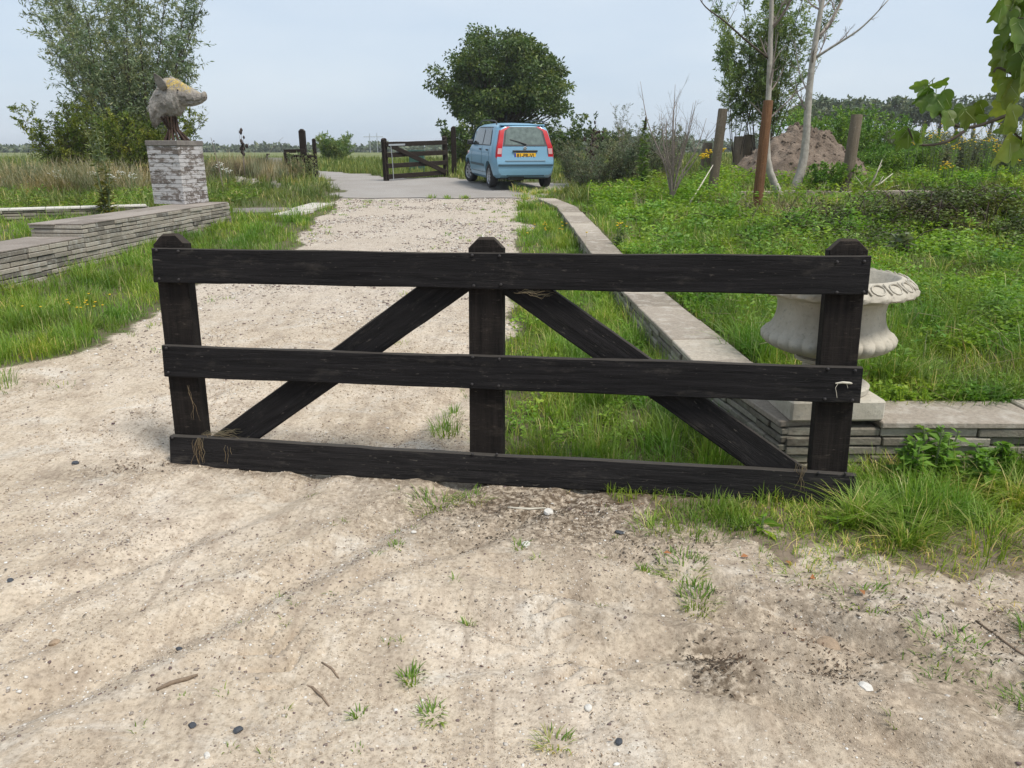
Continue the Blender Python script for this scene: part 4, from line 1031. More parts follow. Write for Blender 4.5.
for i, (sx, sz, rh, wf) in enumerate(dense):
    a_ = dense[max(i-1, 0)]; b_ = dense[min(i+1, len(dense)-1)]; tx, tz = b_[0]-a_[0], b_[1]-a_[1]; l = math.hypot(tx, tz); tx /= l; tz /= l
    nx_, nz_ = 0.0, 1.0; sx0 = sx-7.5
    for k in range(nr):
        q = 2*math.pi*k/nr; cq, sq = math.cos(q), math.sin(q)
        mane = ss(-2, -10, sx0)
        rr_ = rh*(1 + .10*mane*(vn(np.array([q*4.0]), np.array([i*.28]), 5)[0]-.5)*2 + .09*(vn(np.array([q*5+7]), np.array([i*.16]), 16)[0]-.5) + .06*(vn(np.array([q*9]), np.array([i*.9]), 6)[0]-.5))
        if sx0 > 2 and sx0 < 14 and sq < -.2: rr_ *= .93          # jaw tuck
        eye = math.exp(-((sx0-9)/2.2)**2)*math.exp(-((abs(cq)-.82)/.18)**2)*(sq > .2); rr_ *= 1-.16*eye
        brow = math.exp(-((sx0-7.5)/2.0)**2)*math.exp(-((abs(cq)-.6)/.2)**2)*(sq > .5); rr_ *= 1+.16*brow
        cheek = math.exp(-((sx0-1)/4)**2)*math.exp(-((sq+.25)/.4)**2); rr_ *= 1+.07*cheek
        mouth = math.exp(-((sq+.55)/.10)**2)*(1 if 13 < sx0 < 29 else 0); rr_ *= 1-.24*mouth
        x_ = (sx + nx_*rr_*sq)*px_; z_ = (sz + nz_*rr_*sq)*px_ + ZC; y_ = rr_*wf*cq*px_
        V.append((x_, y_, z_)); lich.append(float(ss(.25, .6, sq)*float(ss(-6, -3, sx0)*ss(20, 16, sx0)) + .25*float(ss(.6, .9, sq))*(sx0 > -14)))
F = []
for i in range(len(dense)-1):
    for k in range(nr): F.append((i*nr+k, i*nr+(k+1) % nr, (i+1)*nr+(k+1) % nr, (i+1)*nr+k))
F.append(tuple(range(nr))[::-1]); F.append(tuple((len(dense)-1)*nr+k for k in range(nr)))
# ragged torn lower neck edge
for k in range(nr):
    for i in range(4):
        v = list(V[i*nr+k]); v[2] -= (4-i)*.018*vn(np.array([k*.7]), np.array([2.]), 8)[0]; V[i*nr+k] = tuple(v)
hd = link('head', pymesh('head', V, F, True, {'lich': lich}), M['boar'], BH)
mb = MB()
for k in range(70):
    i = int(rnd.random()**1.2*36); sx, sz, rh, wf = dense[i]; q = math.pi/2 + rnd.uniform(-1.9, 1.9)
    p = Vector((sx*px_, rh*wf*.95*math.cos(q)*px_, (sz+rh*.95*math.sin(q))*px_+ZC))
    dd = Vector((-.75, math.cos(q)*.25, -.5+.5*math.sin(q))).normalized()*rnd.uniform(.04, .08)
    mb.tube([p-dd*.8, p, p+dd*.6], [.012, .016, .004], 6)
o = mb.build('mane', M['boar'], BH, smooth=True)
for sgn in (-1, 1):
    b0 = Vector((3.5*px_, sgn*10*px_, 10*px_+ZC)); V = []; F = []
    prof_e = [(0, .07, .04), (.08, .10, .035), (.16, .088, .028), (.23, .045, .015), (.27, .004, .004)]
    mb = MB(); dr = Vector((-.45, sgn*.22, .86)).normalized(); sx_ = Vector((.80, sgn*.35, .42)).normalized(); sx_ = (sx_-dr*sx_.dot(dr)).normalized(); sy_ = dr.cross(sx_)
    for (t, hw, ht) in prof_e:
        for k in range(10):
            q = 2*math.pi*k/10; cup = -.018*math.cos(q)**2 if True else 0
            V.append(b0+dr*t + sx_*hw*math.cos(q) + sy_*sgn*(-1)*(ht*math.sin(q)*.5 + cup))
    for i in range(4):
        for k in range(10): F.append((i*10+k, i*10+(k+1) % 10, (i+1)*10+(k+1) % 10, (i+1)*10+k))
    F.append(tuple(range(10))[::-1]); F.append(tuple(40+k for k in range(10)))
    link('ear', pymesh('ear', V, F, True, {'lich': [0.0]*len(V)}), M['boar'], BH)
    mb = MB(); b1 = Vector((29.5*px_, sgn*5.5*px_, -1.5*px_+ZC)); mb.tube([b1, b1+Vector((.012, sgn*.02, .025)), b1+Vector((.005, sgn*.026, .065))], [.014, .012, .003], 6); mb.build('tusk', M['boar'], BH, smooth=True)
    mb = MB(); mb.lathe([(.0015, -.014), (.010, -.010), (.014, 0), (.010, .010), (.0015, .014)], 10, (15.5*px_, sgn*9.4*px_, 9.0*px_+ZC)); mb.build('eye', M['seed'], BH, smooth=True)
for sgn in (-1, 1):
    mb = MB(); mb.lathe([(.001, -.004), (.012, -.003), (.014, .0), (.001, .003)], 8, (38.6*px_, sgn*2.0*px_, 2.6*px_+ZC), None, Matrix.Rotation(R(90), 3, 'Y')); mb.build('nostril', M['seed'], BH)

# ------------------------------------------------------------------ car
CA = R(15.6)      # yaw: nose points away and to the left
car = empty('small_car', (0, 0, 0), 0, 'light blue small hatchback parked with its tail to the camera beyond the track', 'car')
SECT = [(0, .20), (.66, .20), (.74, .27), (.775, .42), (.79, .60), (.787, .78), (.765, .97), (.735, 1.05), (.655, 1.38), (.615, 1.455), (.50, 1.50), (.26, 1.525), (0, 1.53)]
ZR = [p[1] for p in SECT]; YR = [p[0] for p in SECT]
def hw(z_): return float(np.interp(z_, ZR[1:-1], YR[1:-1]))
def roofz(xp): return float(np.interp(xp, [0, .25, .7, 1.5, 2.1, 2.42, 2.62, 2.85, 3.0, 3.3, 3.48, 3.54], [1.46, 1.50, 1.525, 1.535, 1.515, 1.45, 1.29, 1.08, .98, .90, .78, .68]))
def botz(xp): return float(np.interp(xp, [0, .10, .5, 1, 2.9, 3.4, 3.54], [.33, .27, .22, .20, .20, .23, .30]))
def rear_x(z_): return float(np.interp(z_, [.2, .35, .58, .66, .70, .98, 1.04, 1.42, 1.50], [.04, .0, -.02, .0, .05, .065, .09, .235, .33]))
def body_pt(xp, z_, s):
    """point of the shell; s in -1..1 across, on the side surface when |s|=1"""
    rz_ = roofz(xp); bz_ = botz(xp)
    return None
st_x = [0, .05, .12, .22, .35, .5, .7, .95, 1.3, 1.7, 2.1, 2.42, 2.62, 2.85, 3.0, 3.15, 3.3, 3.42, 3.50, 3.54]
def ringat(xp):
    rz_ = roofz(xp); bz_ = botz(xp); out_ = []
    for (y_, z_) in SECT:
        t = (z_-.20)/(1.53-.20)
        if rz_ >= 1.30: zz_ = bz_ + (z_-.20)/(1.53-.20)*(rz_-bz_); yy_ = y_
        else:
            zz_ = bz_ + t*(rz_-bz_); yy_ = float(np.interp(t, [0, .05, .15, .6, .8, .93, 1], [.66, .74, .785, .78, .73, .55, 0])) if y_ > 0 else 0
            if z_ == .20: yy_ = y_
        nose = 1-.30*ss(3.1, 3.56, xp)**1.5*1.0; corner = 1 - .11*(1-ss(0, .22, xp))
        out_.append((yy_*float(nose)*float(corner), zz_))
    return out_
V = []; F = []; m_ = len(SECT)
for xp in st_x:
    rg = ringat(xp)
    full = [(-a, b) for a, b in rg[::-1]][:-1] + [(a, b) for a, b in rg]  # from top centre over the left side to bottom... 
    full = [(a, b) for a, b in rg] + [(-a, b) for a, b in rg[::-1][1:-1]]
    for (a, b) in full:
        fade = 1-float(ss(0, .6, xp)); V.append((xp + rear_x(b)*fade, a, b))
n_ = 2*m_-2
for i in range(len(st_x)-1):
    for k in range(n_): F.append((i*n_+k, i*n_+(k+1) % n_, (i+1)*n_+(k+1) % n_, (i+1)*n_+k))
# rear closing face as rows
def rowface(base_i, flip):
    for k in range(1, m_-1):
        a = base_i+k; b = base_i+k+1 if k+1 < m_ else base_i+m_-1
        a2 = base_i+(n_-k) % n_; b2 = base_i+(n_-k-1) % n_ if k+1 < m_-1 else base_i+m_-1
        f = (a, b, b2, a2) if b != b2 else (a, b, a2)
        F.append(f if flip else f[::-1])
    F.append((base_i, base_i+1, base_i+n_-1))
rowface(0, True); rowface((len(st_x)-1)*n_, False)
bm = bmesh.new(); vs = [bm.verts.new(v) for v in V]
for f in F:
    try: bm.faces.new([vs[i] for i in f])
    except ValueError: pass
bmesh.ops.recalc_face_normals(bm, faces=bm.faces); me = bpy.data.meshes.new('body'); bm.to_mesh(me); bm.free()
body = bpy.data.objects.new('body', me); COL.objects.link(body); tmp = []
for xp in (.60, 2.90):
    mb = MB(); mb.lathe([(.345, -1), (.345, 1)], 32, (xp, 0, .30), None, Matrix.Rotation(R(90), 3, 'X'))
    c = mb.build('arch_cut', None); tmp.append(c)
    # keep the middle of the floor: cut the whole width, hidden anyway
    md = body.modifiers.new('b', 'BOOLEAN'); md.object = c; md.operation = 'DIFFERENCE'; md.solver = 'EXACT'
bpy.context.view_layer.update()
dg = bpy.context.evaluated_depsgraph_get(); me2 = bpy.data.meshes.new_from_object(body.evaluated_get(dg)); body.modifiers.clear(); body.data = me2; me2.name = 'body'
for c in tmp: bpy.data.objects.remove(c, do_unlink=True)
me2.materials.clear(); me2.materials.append(M['carpaint']); body.parent = car; autosmooth(body, 28)
def rearpt(s, z_, off=.006):
    """point on the tail at fraction s of the half width and height z_"""
    rg = ringat(0); ys_ = [p[0] for p in rg[1:-1]]; zs_ = [p[1] for p in rg[1:-1]]
    h_ = float(np.interp(z_, zs_, ys_)); return Vector((rear_x(z_)-off, s*h_, z_))
def patch(fn, us, vs_, name, mat, th=0, parent=None):
    V = []; F = []
    for v_ in vs_:
        for u_ in us: V.append(fn(u_, v_))
    a = len(us)
    for i in range(len(vs_)-1):
        for j in range(a-1): F.append((i*a+j, i*a+j+1, (i+1)*a+j+1, (i+1)*a+j))
    return link(name, pymesh(name, V, F, True), mat, parent or car)
lin = lambda a, b, k: list(np.linspace(a, b, k))
hatch_rub = patch(lambda s, z_: rearpt(s, z_, .012), lin(-.815, .815, 9), lin(1.0, 1.438, 6), 'window_surround', M['blackplastic'])
rg_ = patch(lambda s, z_: rearpt(s, z_, .017), lin(-.745, .745, 9), lin(1.03, 1.418, 6), 'rear_window', M['rearglass'])
for sgn in (-1, 1):
    tl = patch(lambda s, z_: rearpt(sgn*s, z_, .016), lin(.83, 1.015, 5), lin(.72, 1.44, 9), 'tail_lamp', M['redlens'])
    def sidept(u_, z_): # wraps on to the flank
        rg = ringat(u_*.05); h_ = float(np.interp(z_, [p[1] for p in rg[1:-1]], [p[0] for p in rg[1:-1]])); return Vector((rear_x(z_)*(1-float(ss(0, .6, u_*.05)))+u_*.05, sgn*(h_+.010), z_))
    s2 = patch(sidept, lin(0, 1, 4), lin(.72, 1.44, 9), 'lamp_flank', M['redlens'], parent=tl)
    patch(lambda s, z_: rearpt(sgn*s, z_, .021), lin(.84, .985, 3), lin(.82, .95, 3), 'lamp_clear_section', M['clearlens'], parent=tl)
patch(lambda s, z_: rearpt(s, z_, .016), lin(-.99, .99, 11), lin(.535, .585, 2), 'bumper_strip', M['bumperstrip'])
patch(lambda s, z_: rearpt(s, z_, .003), lin(-.72, .72, 7), lin(.655, .672, 2), 'hatch_gap', M['bumperstrip'])
patch(lambda s, z_: rearpt(s, z_, .004), lin(-.80, .80, 7), lin(.30, .335, 2), 'bumper_lip', M['bumperstrip'])
mb = MB(); mb.box((0, 0, 0), (.12, 1.12, .035), Euler((0, .12, 0)).to_matrix(), .012); mb.build('spoiler', M['carpaint'], car, loc=(rear_x(1.46)+.05, 0, 1.472))
# number plate, recess bar, badge
mb = MB(); mb.box((0, 0, 0), (.03, .62, .045), None, .008); mb.build('plate_light_bar', M['blackplastic'], car, loc=rearpt(0, .885, .02))
mb = MB(); mb.box((0, 0, 0), (.010, .54, .135), None, .003); pl = mb.build('number_plate', M['plate'], car, loc=rearpt(0, .775, .012))
mb = MB(); mb.box((-.0065, 0.248, 0), (.003, .04, .128)); mb.build('plate_band', M['plateblue'], pl)
cu = bpy.data.curves.new('plate_text', 'FONT'); cu.body = '81-PR-VL'; cu.size = .135; cu.align_x = 'CENTER'; cu.align_y = 'CENTER'; cu.extrude = .0015; cu.offset = .002
to = bpy.data.objects.new('plate_text', cu); COL.objects.link(to); bpy.context.view_layer.update()
tm = bpy.data.meshes.new_from_object(to.evaluated_get(bpy.context.evaluated_depsgraph_get())); bpy.data.objects.remove(to, do_unlink=True)
to = link('plate_text', tm, None, pl, (-.0075, -.02, 0)); tm.materials.clear(); tm.materials.append(M['blackplastic']); to.rotation_euler = (R(90), 0, R(-90)); to.scale = (.88, .95, 1)
mb = MB(); mb.lathe([(.042, 0), (.042, .008), (.034, .010), (.001, .010)], 24, (0, 0, 0), None, Matrix.Rotation(R(-90), 3, 'Y')); bd = mb.build('round_badge', M['chrome'], car, loc=rearpt(0, .955, .006))
mb = MB(); p0 = rearpt(.02, 1.035, .03); p1 = rearpt(-.0, 1.04, .03)
mb.tube([rearpt(-.05, 1.04, .035), rearpt(.30, 1.11, .035), rearpt(.58, 1.15, .028)], [.016, .010, .007], 6); mb.build('rear_wiper', M['blackplastic'], car)
# side windows, door lines, handles
def side(sgn, xp, z_, off=.006):
    rg = ringat(xp); h_ = float(np.interp(z_, [p[1] for p in rg[1:-1]], [p[0] for p in rg[1:-1]])); fade = 1-float(ss(0, .6, xp))
    return Vector((xp+rear_x(z_)*fade, sgn*(h_+off), z_))
for sgn in (-1, 1):
    for nm, quad, mt in (('window_surround', ((.44, 1.0), (2.80, .985), (2.30, 1.43), (.62, 1.43)), 'blackplastic'),
                     ('side_window', ((.50, 1.02), (1.22, 1.02), (1.24, 1.40), (.66, 1.40)), 'carglass'), ('side_window', ((1.30, 1.02), (2.30, 1.01), (2.16, 1.40), (1.32, 1.40)), 'carglass')):
        off = .004 if mt == 'blackplastic' else .009
        (ax, az), (bx, bz), (cx, cz), (dx, dz) = quad
        patch(lambda u_, v_: side(sgn, (ax*(1-u_)+bx*u_)*(1-v_)+(dx*(1-u_)+cx*u_)*v_, (az*(1-u_)+bz*u_)*(1-v_)+(dz*(1-u_)+cz*u_)*v_, off), lin(0, 1, 7), lin(0, 1, 5), nm, M[mt])
    mb = MB()
    for xs_ in (.52, 1.27, 2.38):
        pp = [side(sgn, xs_+(.20 if xs_ == .52 and z_ < .6 else 0), z_, .001) for z_ in (.36, .6, .8, .98)]; mb.tube(pp, .005, 4)
    mb.tube([side(sgn, q, .36, .001) for q in (.75, 1.27, 2.38)], .005, 4); mb.build('door_gap', M['blackplastic'], car)
    patch(lambda u_, v_: side(sgn, u_, v_, .012), lin(.98, 2.5, 6), lin(.50, .56, 2), 'side_strip', M['bumperstrip'])
    for xs_ in (.72, 1.42):
        mb = MB(); mb.box(side(sgn, xs_, .90, .016), (.15, .022, .035), None, .006); mb.build('door_handle', M['blackplastic'], car)
    mb = MB(); mb.box(side(sgn, 2.36, 1.05, .10), (.09, .17, .13), None, .03); mb.build('wing_mirror', M['blackplastic'], car)
    mb = MB(); mb.tube([(.45, sgn*.60, 1.49), (.52, sgn*.60, 1.56), (1.0, sgn*.605, 1.585), (1.7, sgn*.605, 1.585), (2.05, sgn*.60, 1.56), (2.15, sgn*.60, 1.51)], .016, 6); mb.build('roof_rail', M['blackplastic'], car)
mb = MB(); mb.tube([(1.9, 0, 1.53), (1.72, 0, 1.72)], [.006, .003], 5); mb.build('aerial', M['blackplastic'], car)
mb = MB(); mb.box((1.75, 0, .30), (3.1, 1.15, .16)); mb.box((.32, .2, .27), (.5, .4, .12), None, .03); mb.build('underbody', M['blackplastic'], car)
# windscreen and head lamps
patch(lambda s, t: Vector((2.44+.40*(1-t), s*(.60+.10*(1-t)), roofz(2.44+.40*(1-t))+.012)), lin(-1, 1, 7), lin(0, 1, 4), 'windscreen', M['carglass'])
for sgn in (-1, 1):
    mb = MB(); mb.box((3.40, sgn*.54, .74), (.18, .24, .16), None, .04); mb.build('head_lamp', M['clearlens'], car)
def wheel(xp, sgn, steer=0):
    e = bpy.data.objects.new('wheel', None); COL.objects.link(e); e.parent = car; e.location = (xp, sgn*.685, .285); e.rotation_euler = (0, 0, steer)
    RX = Matrix.Rotation(R(90)*(-sgn), 3, 'X')    # lathe z -> outward
    mb = MB(); mb.lathe([(.17, -.08), (.265, -.085), (.283, -.06), (.286, 0), (.283, .06), (.265, .085), (.195, .088), (.19, .06)], 36, (0, 0, 0), None, RX); autosmooth(mb.build('tyre', M['rubber'], e), 50)
    mb = MB(); mb.lathe([(.192, .040), (.192, .078), (.182, .082), (.172, .062), (.06, .058), (.05, .070), (.001, .072)], 36, (0, 0, 0), None, RX)
    for k in range(8):
        a = 2*math.pi*k/8; Mr = RX @ Matrix.Rotation(a, 3, 'Z'); mb.box(Mr @ Vector((.115, 0, .070)), (.12, .035, .014), Mr, .004)
    autosmooth(mb.build('rim', M['rimmetal'], e), 40)
    mb = MB()
    for k in range(8):
        a = 2*math.pi*(k+.5)/8; Mr = RX @ Matrix.Rotation(a, 3, 'Z'); mb.box(Mr @ Vector((.135, 0, .0635)), (.055, .045, .006), Mr, .002)
    mb.build('rim_slot', M['rubber'], e)
for xp, stt in ((.60, 0), (2.90, .22)):
    for sgn in (-1, 1): wheel(xp, sgn, stt)
# local +x is the nose: rotate so that it points away (+Y) and left; rear left wheel touches its spot
car.rotation_euler = (R(-2.2)*0, 0, R(90)+CA)
nose = Vector((math.cos(R(90)+CA), math.sin(R(90)+CA), 0)); leftv = Vector((-nose.y, nose.x, 0))
RL = Vector((-.50, 19.45, 0)); org = RL - nose*.60 - leftv*.685
car.location = (org.x, org.y, float(base(19.6))+.01); 
car.rotation_mode = 'XYZ'; car.rotation_euler = (0, R(-1.6), R(90)+CA)

# ------------------------------------------------------------------ far gates
def field_gate(name, A, B, h, label, nr_=4, zA=None, zB=None, ext=False):
    A = Vector(A); B = Vector(B); d = B-A; L_ = d.length
    e = empty(name, A, 0, label, 'gate'); e.rotation_mode = 'XYZ'; e.rotation_euler = (0, -math.asin(d.z/L_), math.atan2(d.y, d.x))
    for u, hh in ((.06, h), (L_-.06, h+.02)):
        o = link('post', post_mesh(hh, .13, .11, .04), M['tar_far'], e, (u, .0, 0))
    for k in range(nr_):
        v = .13 + k*(h-.30)/(nr_-1)
        plank('rail', L_-.10, .13, .04, M['tar_far'], e, (.05, -.078, v), I3, 0, 12, .003, k)
    a0 = (.10, h-.17); a1 = (L_-.20, .14); Lb = math.hypot(a1[0]-a0[0], a1[1]-a0[1])
    plank('brace', Lb, .13, .035, M['tar_far'], e, (a0[0], -.122, a0[1]), dirm(a1[0]-a0[0], a1[1]-a0[1]), 0, 12, .002, 9)
    return e
fg_ = field_gate('field_gate', (-3.62, 22.4, .745), (-2.02, 24.6, .82), 1.18, 'open brown wooden field gate with four rails and a brace left of the car')
mb = MB(); mb.box((.42, -.15, .99), (.66, .012, .05), None, .003); mb.build('metal_strap', M['greymetal'], fg_)
mb = MB(); mb.tube([(.17, -.15, 1.0), (.19, -.16, .5), (.20, -.15, .02)], .012, 5); mb.build('latch_bar', M['greymetal'], fg_)
o = link('gate_post', post_mesh(1.52, .15, .15, .05), M['tar_far'], None, (-1.83, 25.0, .79)); tag(o, 'tall dark wooden post right of the open field gate', 'post', 'dark posts of the far gateway')
# overgrown half on the left side of the road
g2 = empty('gate_end', (-6.25, 23.0, .77), 0, 'overgrown end of a dark wooden gate left of the far road', 'gate')
o = link('post', post_mesh(.78, .14, .16, .02), M['tar_far'], g2, (-.28, 0, 0))
plank('rail', .60, .10, .05, M['tar_far'], g2, (-.34, -.03, .80), dirm(1, .02), 0, 8, .002, 1)
for k in range(4): plank('rail', .9, .15, .04, M['tar_far'], g2, (-.20, .12, .12+.17*k), Matrix.Rotation(R(62), 3, 'Z'), 0, 8, .002, 2+k)
plank('panel', .62, .62, .03, M['tar_far'], g2, (-.14, .05, .38), I3, 0, 8, .002, 8)
o = link('gate_post', post_mesh(1.42, .17, .16, .06), M['tar_far'], None, (-6.10, 23.25, .77)); tag(o, 'tall dark wooden post rising behind the overgrown gate end', 'post', 'dark posts of the far gateway')
o = link('gate_post', post_mesh(1.16, .10, .10, .03), M['tar_far'], None, (-5.86, 23.6, .77)); tag(o, 'slimmer shorter dark post right of the overgrown gate end', 'post', 'dark posts of the far gateway')

# ------------------------------------------------------------------ shrubs and trees
def spray(root, mats, base_r=.3, stems=20, hgt=(3, 5), splay=.6, up=1.0, curve=.3, twigs=16, tl=(.3, .7), lpt=9, ll=(.05, .09), lw=.25, start=.25, rad=.03, droop=0.0, seed=1, splayf=None, stem_name='branch', taper=.6, leafname='foliage', bark='bark', both=True):
    """many-stemmed shrub: curved stems, side twigs, leaves along the twigs (local coords)"""
    g_ = np.random.default_rng(seed); mb = MB(); LP = []; LD = []; LL = []; rv_ = []
    for s in range(stems):
        a = g_.uniform(0, 2*math.pi); rr = base_r*math.sqrt(g_.random()); h = g_.uniform(*hgt); sp = splay*g_.random()**.6 if splayf is None else splayf(g_)
        bx, by = rr*math.cos(a), rr*math.sin(a); aa = a+g_.normal(0, .5)
        K = 9; pts = []
        for i in range(K):
            t = i/(K-1); off = h*sp*(t + curve*t*t)*1.0
            pts.append(np.array([bx+off*math.cos(aa)+g_.normal(0, .012)*h*t, by+off*math.sin(aa)+g_.normal(0, .012)*h*t, h*(up*t - droop*t*t*sp)]))
        pts = np.array(pts)
        mb.tube([Vector(p) for p in pts], [rad*h/4*(1-.85*i/(K-1)) for i in range(K)], 5)
        for j in range(twigs):
            t = start+(1-start)*g_.random()**.85; i = min(int(t*(K-1)), K-2); f = t*(K-1)-i; p = pts[i]*(1-f)+pts[i+1]*f; dr = unit(pts[i+1]-pts[i])
            q = unit(g_.normal(size=3)*np.array([1, 1, .5])); d = unit(dr*.55+q*.8+np.array([0, 0, .15-droop*.3])); l = g_.uniform(*tl)*(1.25-taper*t)
            q3 = p+d*l+np.array([0, 0, -droop*.3*l]); mb.tube([Vector(p), Vector((p+q3)/2+g_.normal(0, .02, 3)), Vector(q3)], [rad*.22, rad*.16, rad*.08], 3, False)
            u = g_.random(lpt)**.7; P_ = p+(q3-p)*u[:, None]+g_.normal(0, .025, (lpt, 3))*l
            LP.append(P_); LD.append(d*.6+g_.normal(size=(lpt, 3))*.75+np.array([0, 0, -.15-droop])); LL.append(g_.uniform(*ll, lpt)); rv_.append(np.clip(g_.normal(.5, .22, lpt)+g_.normal(0, .12), 0, 1))
    mb.build(stem_name, M[bark], root)
    LP = np.concatenate(LP); LD = np.concatenate(LD); LL = np.concatenate(LL)
    V, Fs, m = leaves(LP, LD, LL, LL*lw, .15); return fol(leafname, [(V, Fs, m, np.concatenate(rv_))], M[mats], root)

def crown_tree(root, mat, trunk, crown_c, crown_r, ncl, lpc, cl_r, ll, lw=.5, trad=.25, seed=1, flat=.2, barkm='bark', shell=.55, limbs=True):
    g_ = np.random.default_rng(seed); mb = MB(); cc = np.array(crown_c, float); cr_ = np.array(crown_r, float)
    H_ = trunk; K = 7; tp = [np.array([g_.normal(0, .05)*i*.15, g_.normal(0, .05)*i*.15, H_*i/(K-1)]) for i in range(K)]
    mb.tube([Vector(p) for p in tp], [trad*(1.25-.75*i/(K-1)) for i in range(K)], 10)
    LP = []; LD = []; LL = []; rv_ = []
    for k in range(ncl):
        d = unit(g_.normal(size=3)); 
        if d[2] < -.55: d[2] *= .4; d = unit(d)
        rad_ = shell+(1-shell)*g_.random()**.6; lump = .72+.50*float(vn(np.array([d[0]*2.3+5]), np.array([d[2]*2.3+d[1]*1.7+7]), seed)[0])
        c = cc+d*cr_*rad_*lump
        t = g_.uniform(.45, 1); s = tp[min(int(t*(K-1)), K-1)]
        mid = s*.45+c*.55+np.array([0, 0, -.08*np.linalg.norm(c-s)])+g_.normal(0, .12, 3)*cl_r
        q = .3*s+.7*mid; mb.tube([Vector(s), Vector(s*.6+mid*.4+g_.normal(0, .05, 3)), Vector(mid), Vector(c)], [trad*.34, trad*.24, trad*.15, trad*.04], 5, False)
        n1 = int(lpc*g_.uniform(.6, 1.4)); o_ = unit(g_.normal(size=(n1, 3)))*(g_.random((n1, 1))**.45)*np.array([1, 1, .62])*cl_r*1.35*g_.uniform(.7, 1.25)
        LP.append(c+o_); LD.append(unit(o_)*.7+g_.normal(size=(n1, 3))*.6+np.array([0, 0, -.3])); LL.append(g_.uniform(*ll, n1)); rv_.append(np.clip(g_.normal(.5, .2, n1)+g_.normal(0, .14), 0, 1))
    mb.build('trunk', M[barkm], root)
    LP = np.concatenate(LP); LD = np.concatenate(LD); LL = np.concatenate(LL)
    V, Fs, m = leaves(LP, LD, LL, LL*lw, .15); return fol('crown', [(V, Fs, m, np.concatenate(rv_))], M[mat], root)

# big willow left
t = empty('willow_tree', (-12.0, 25.0, .7), 0, 'large grey green many stemmed willow behind the left meadow', 'tree')
spray(t, 'willow', .8, 46, (3.4, 7.2), .37, 1, .28, 58, (.35, 1.15), 17, (.09, .17), .27, .10, .016, .05, 5)
t = empty('shrub', (-10.9, 23.2, .7), 0, 'yellow green bushy shrub at the right foot of the willow', 'shrub', 'yellow green shrubs at the foot of the willow')
spray(t, 'willow_y', .8, 34, (1.3, 2.3), .55, 1, .25, 22, (.2, .55), 20, (.06, .11), .38, .06, .03, .05, 6)
t = empty('shrub', (-12.4, 22.8, .7), 0, 'yellow green bushy shrub at the left foot of the willow', 'shrub', 'yellow green shrubs at the foot of the willow')
spray(t, 'willow_y', .8, 32, (1.4, 2.2), .55, 1, .25, 22, (.2, .55), 20, (.06, .11), .38, .06, .03, .05, 16)
# round walnut tree behind the car
t = empty('walnut_tree', (-.55, 46, .8), 0, 'round dark green tree with a broad crown behind the blue car', 'tree')
crown_tree(t, 'walnut', 3.2, (.35, 0, 4.25), (3.85, 3.6, 2.95), 230, 170, .48, (.15, .25), .5, .30, 4, shell=.35)
t = empty('shrub', (2.6, 42, .8), 0, 'loose leafy bush right of the car under the round tree', 'shrub')
spray(t, 'walnut', .7, 18, (1.2, 2.5), .45, 1, .3, 14, (.3, .8), 14, (.14, .22), .5, .2, .03, .05, 8)
t = empty('shrub', (-2.2, 40, .8), 0, 'dark bush between the tall gate post and the car', 'shrub')
spray(t, 'walnut', .7, 26, (1.2, 2.6), .35, 1, .3, 14, (.3, .7), 14, (.14, .22), .5, .05, .03, .05, 9)
# slender willow right, behind the posts
t = empty('young_willow_tree', (6.6, 21.0, 1.0), 0, 'slender young willow with airy crown behind the pale trunks', 'tree')
spray(t, 'sapling', .12, 15, (3.2, 5.8), .34, 1, .02, 62, (.2, .75), 20, (.07, .12), .30, .27, .016, .08, 22)
t = empty('young_willow_tree', (5.95, 21.0, 1.0), 0, 'smaller leaning young willow with airy crown left of the slender one', 'tree')
spray(t, 'sapling', .08, 6, (2.2, 3.9), .26, 1, .05, 60, (.2, .6), 20, (.07, .11), .30, .34, .016, .08, 13)
# grey shrubs right of the car
gs = [(2.0, 18.3, 1.0, 1), (2.75, 18.2, 1.15, 2), (1.75, 20.4, 1.15, 3), (3.5, 19.2, 1.2, 4)]
gl = ['grey green shrub directly right of the car, lowest one', 'grey green shrub in front, second from the car', 'grey green shrub behind the ones beside the car', 'grey green shrub nearest the mullein and bare shrub']
for (xx_, yy_, hh, sd_), lb in zip(gs, gl):
    t = empty('shrub', (xx_, yy_, float(terr(xx_, yy_))), 0, lb, 'shrub', 'grey green shrubs right of the car')
    spray(t, 'greyshrub', .35, 40, (.55*hh, 1.05*hh), .5, 1, .2, 20, (.10, .28), 14, (.03, .055), .34, .05, .02, .05, 40+sd_)
t = empty('airy_shrub', (2.9, 19.6, float(terr(2.9, 19.6))), 0, 'tall airy pale shrub rising above the grey green shrubs', 'shrub')
spray(t, 'greyshrub', .15, 10, (1.3, 2.0), .22, 1, .1, 16, (.12, .3), 9, (.03, .05), .3, .25, .014, .0, 60, bark='twig')
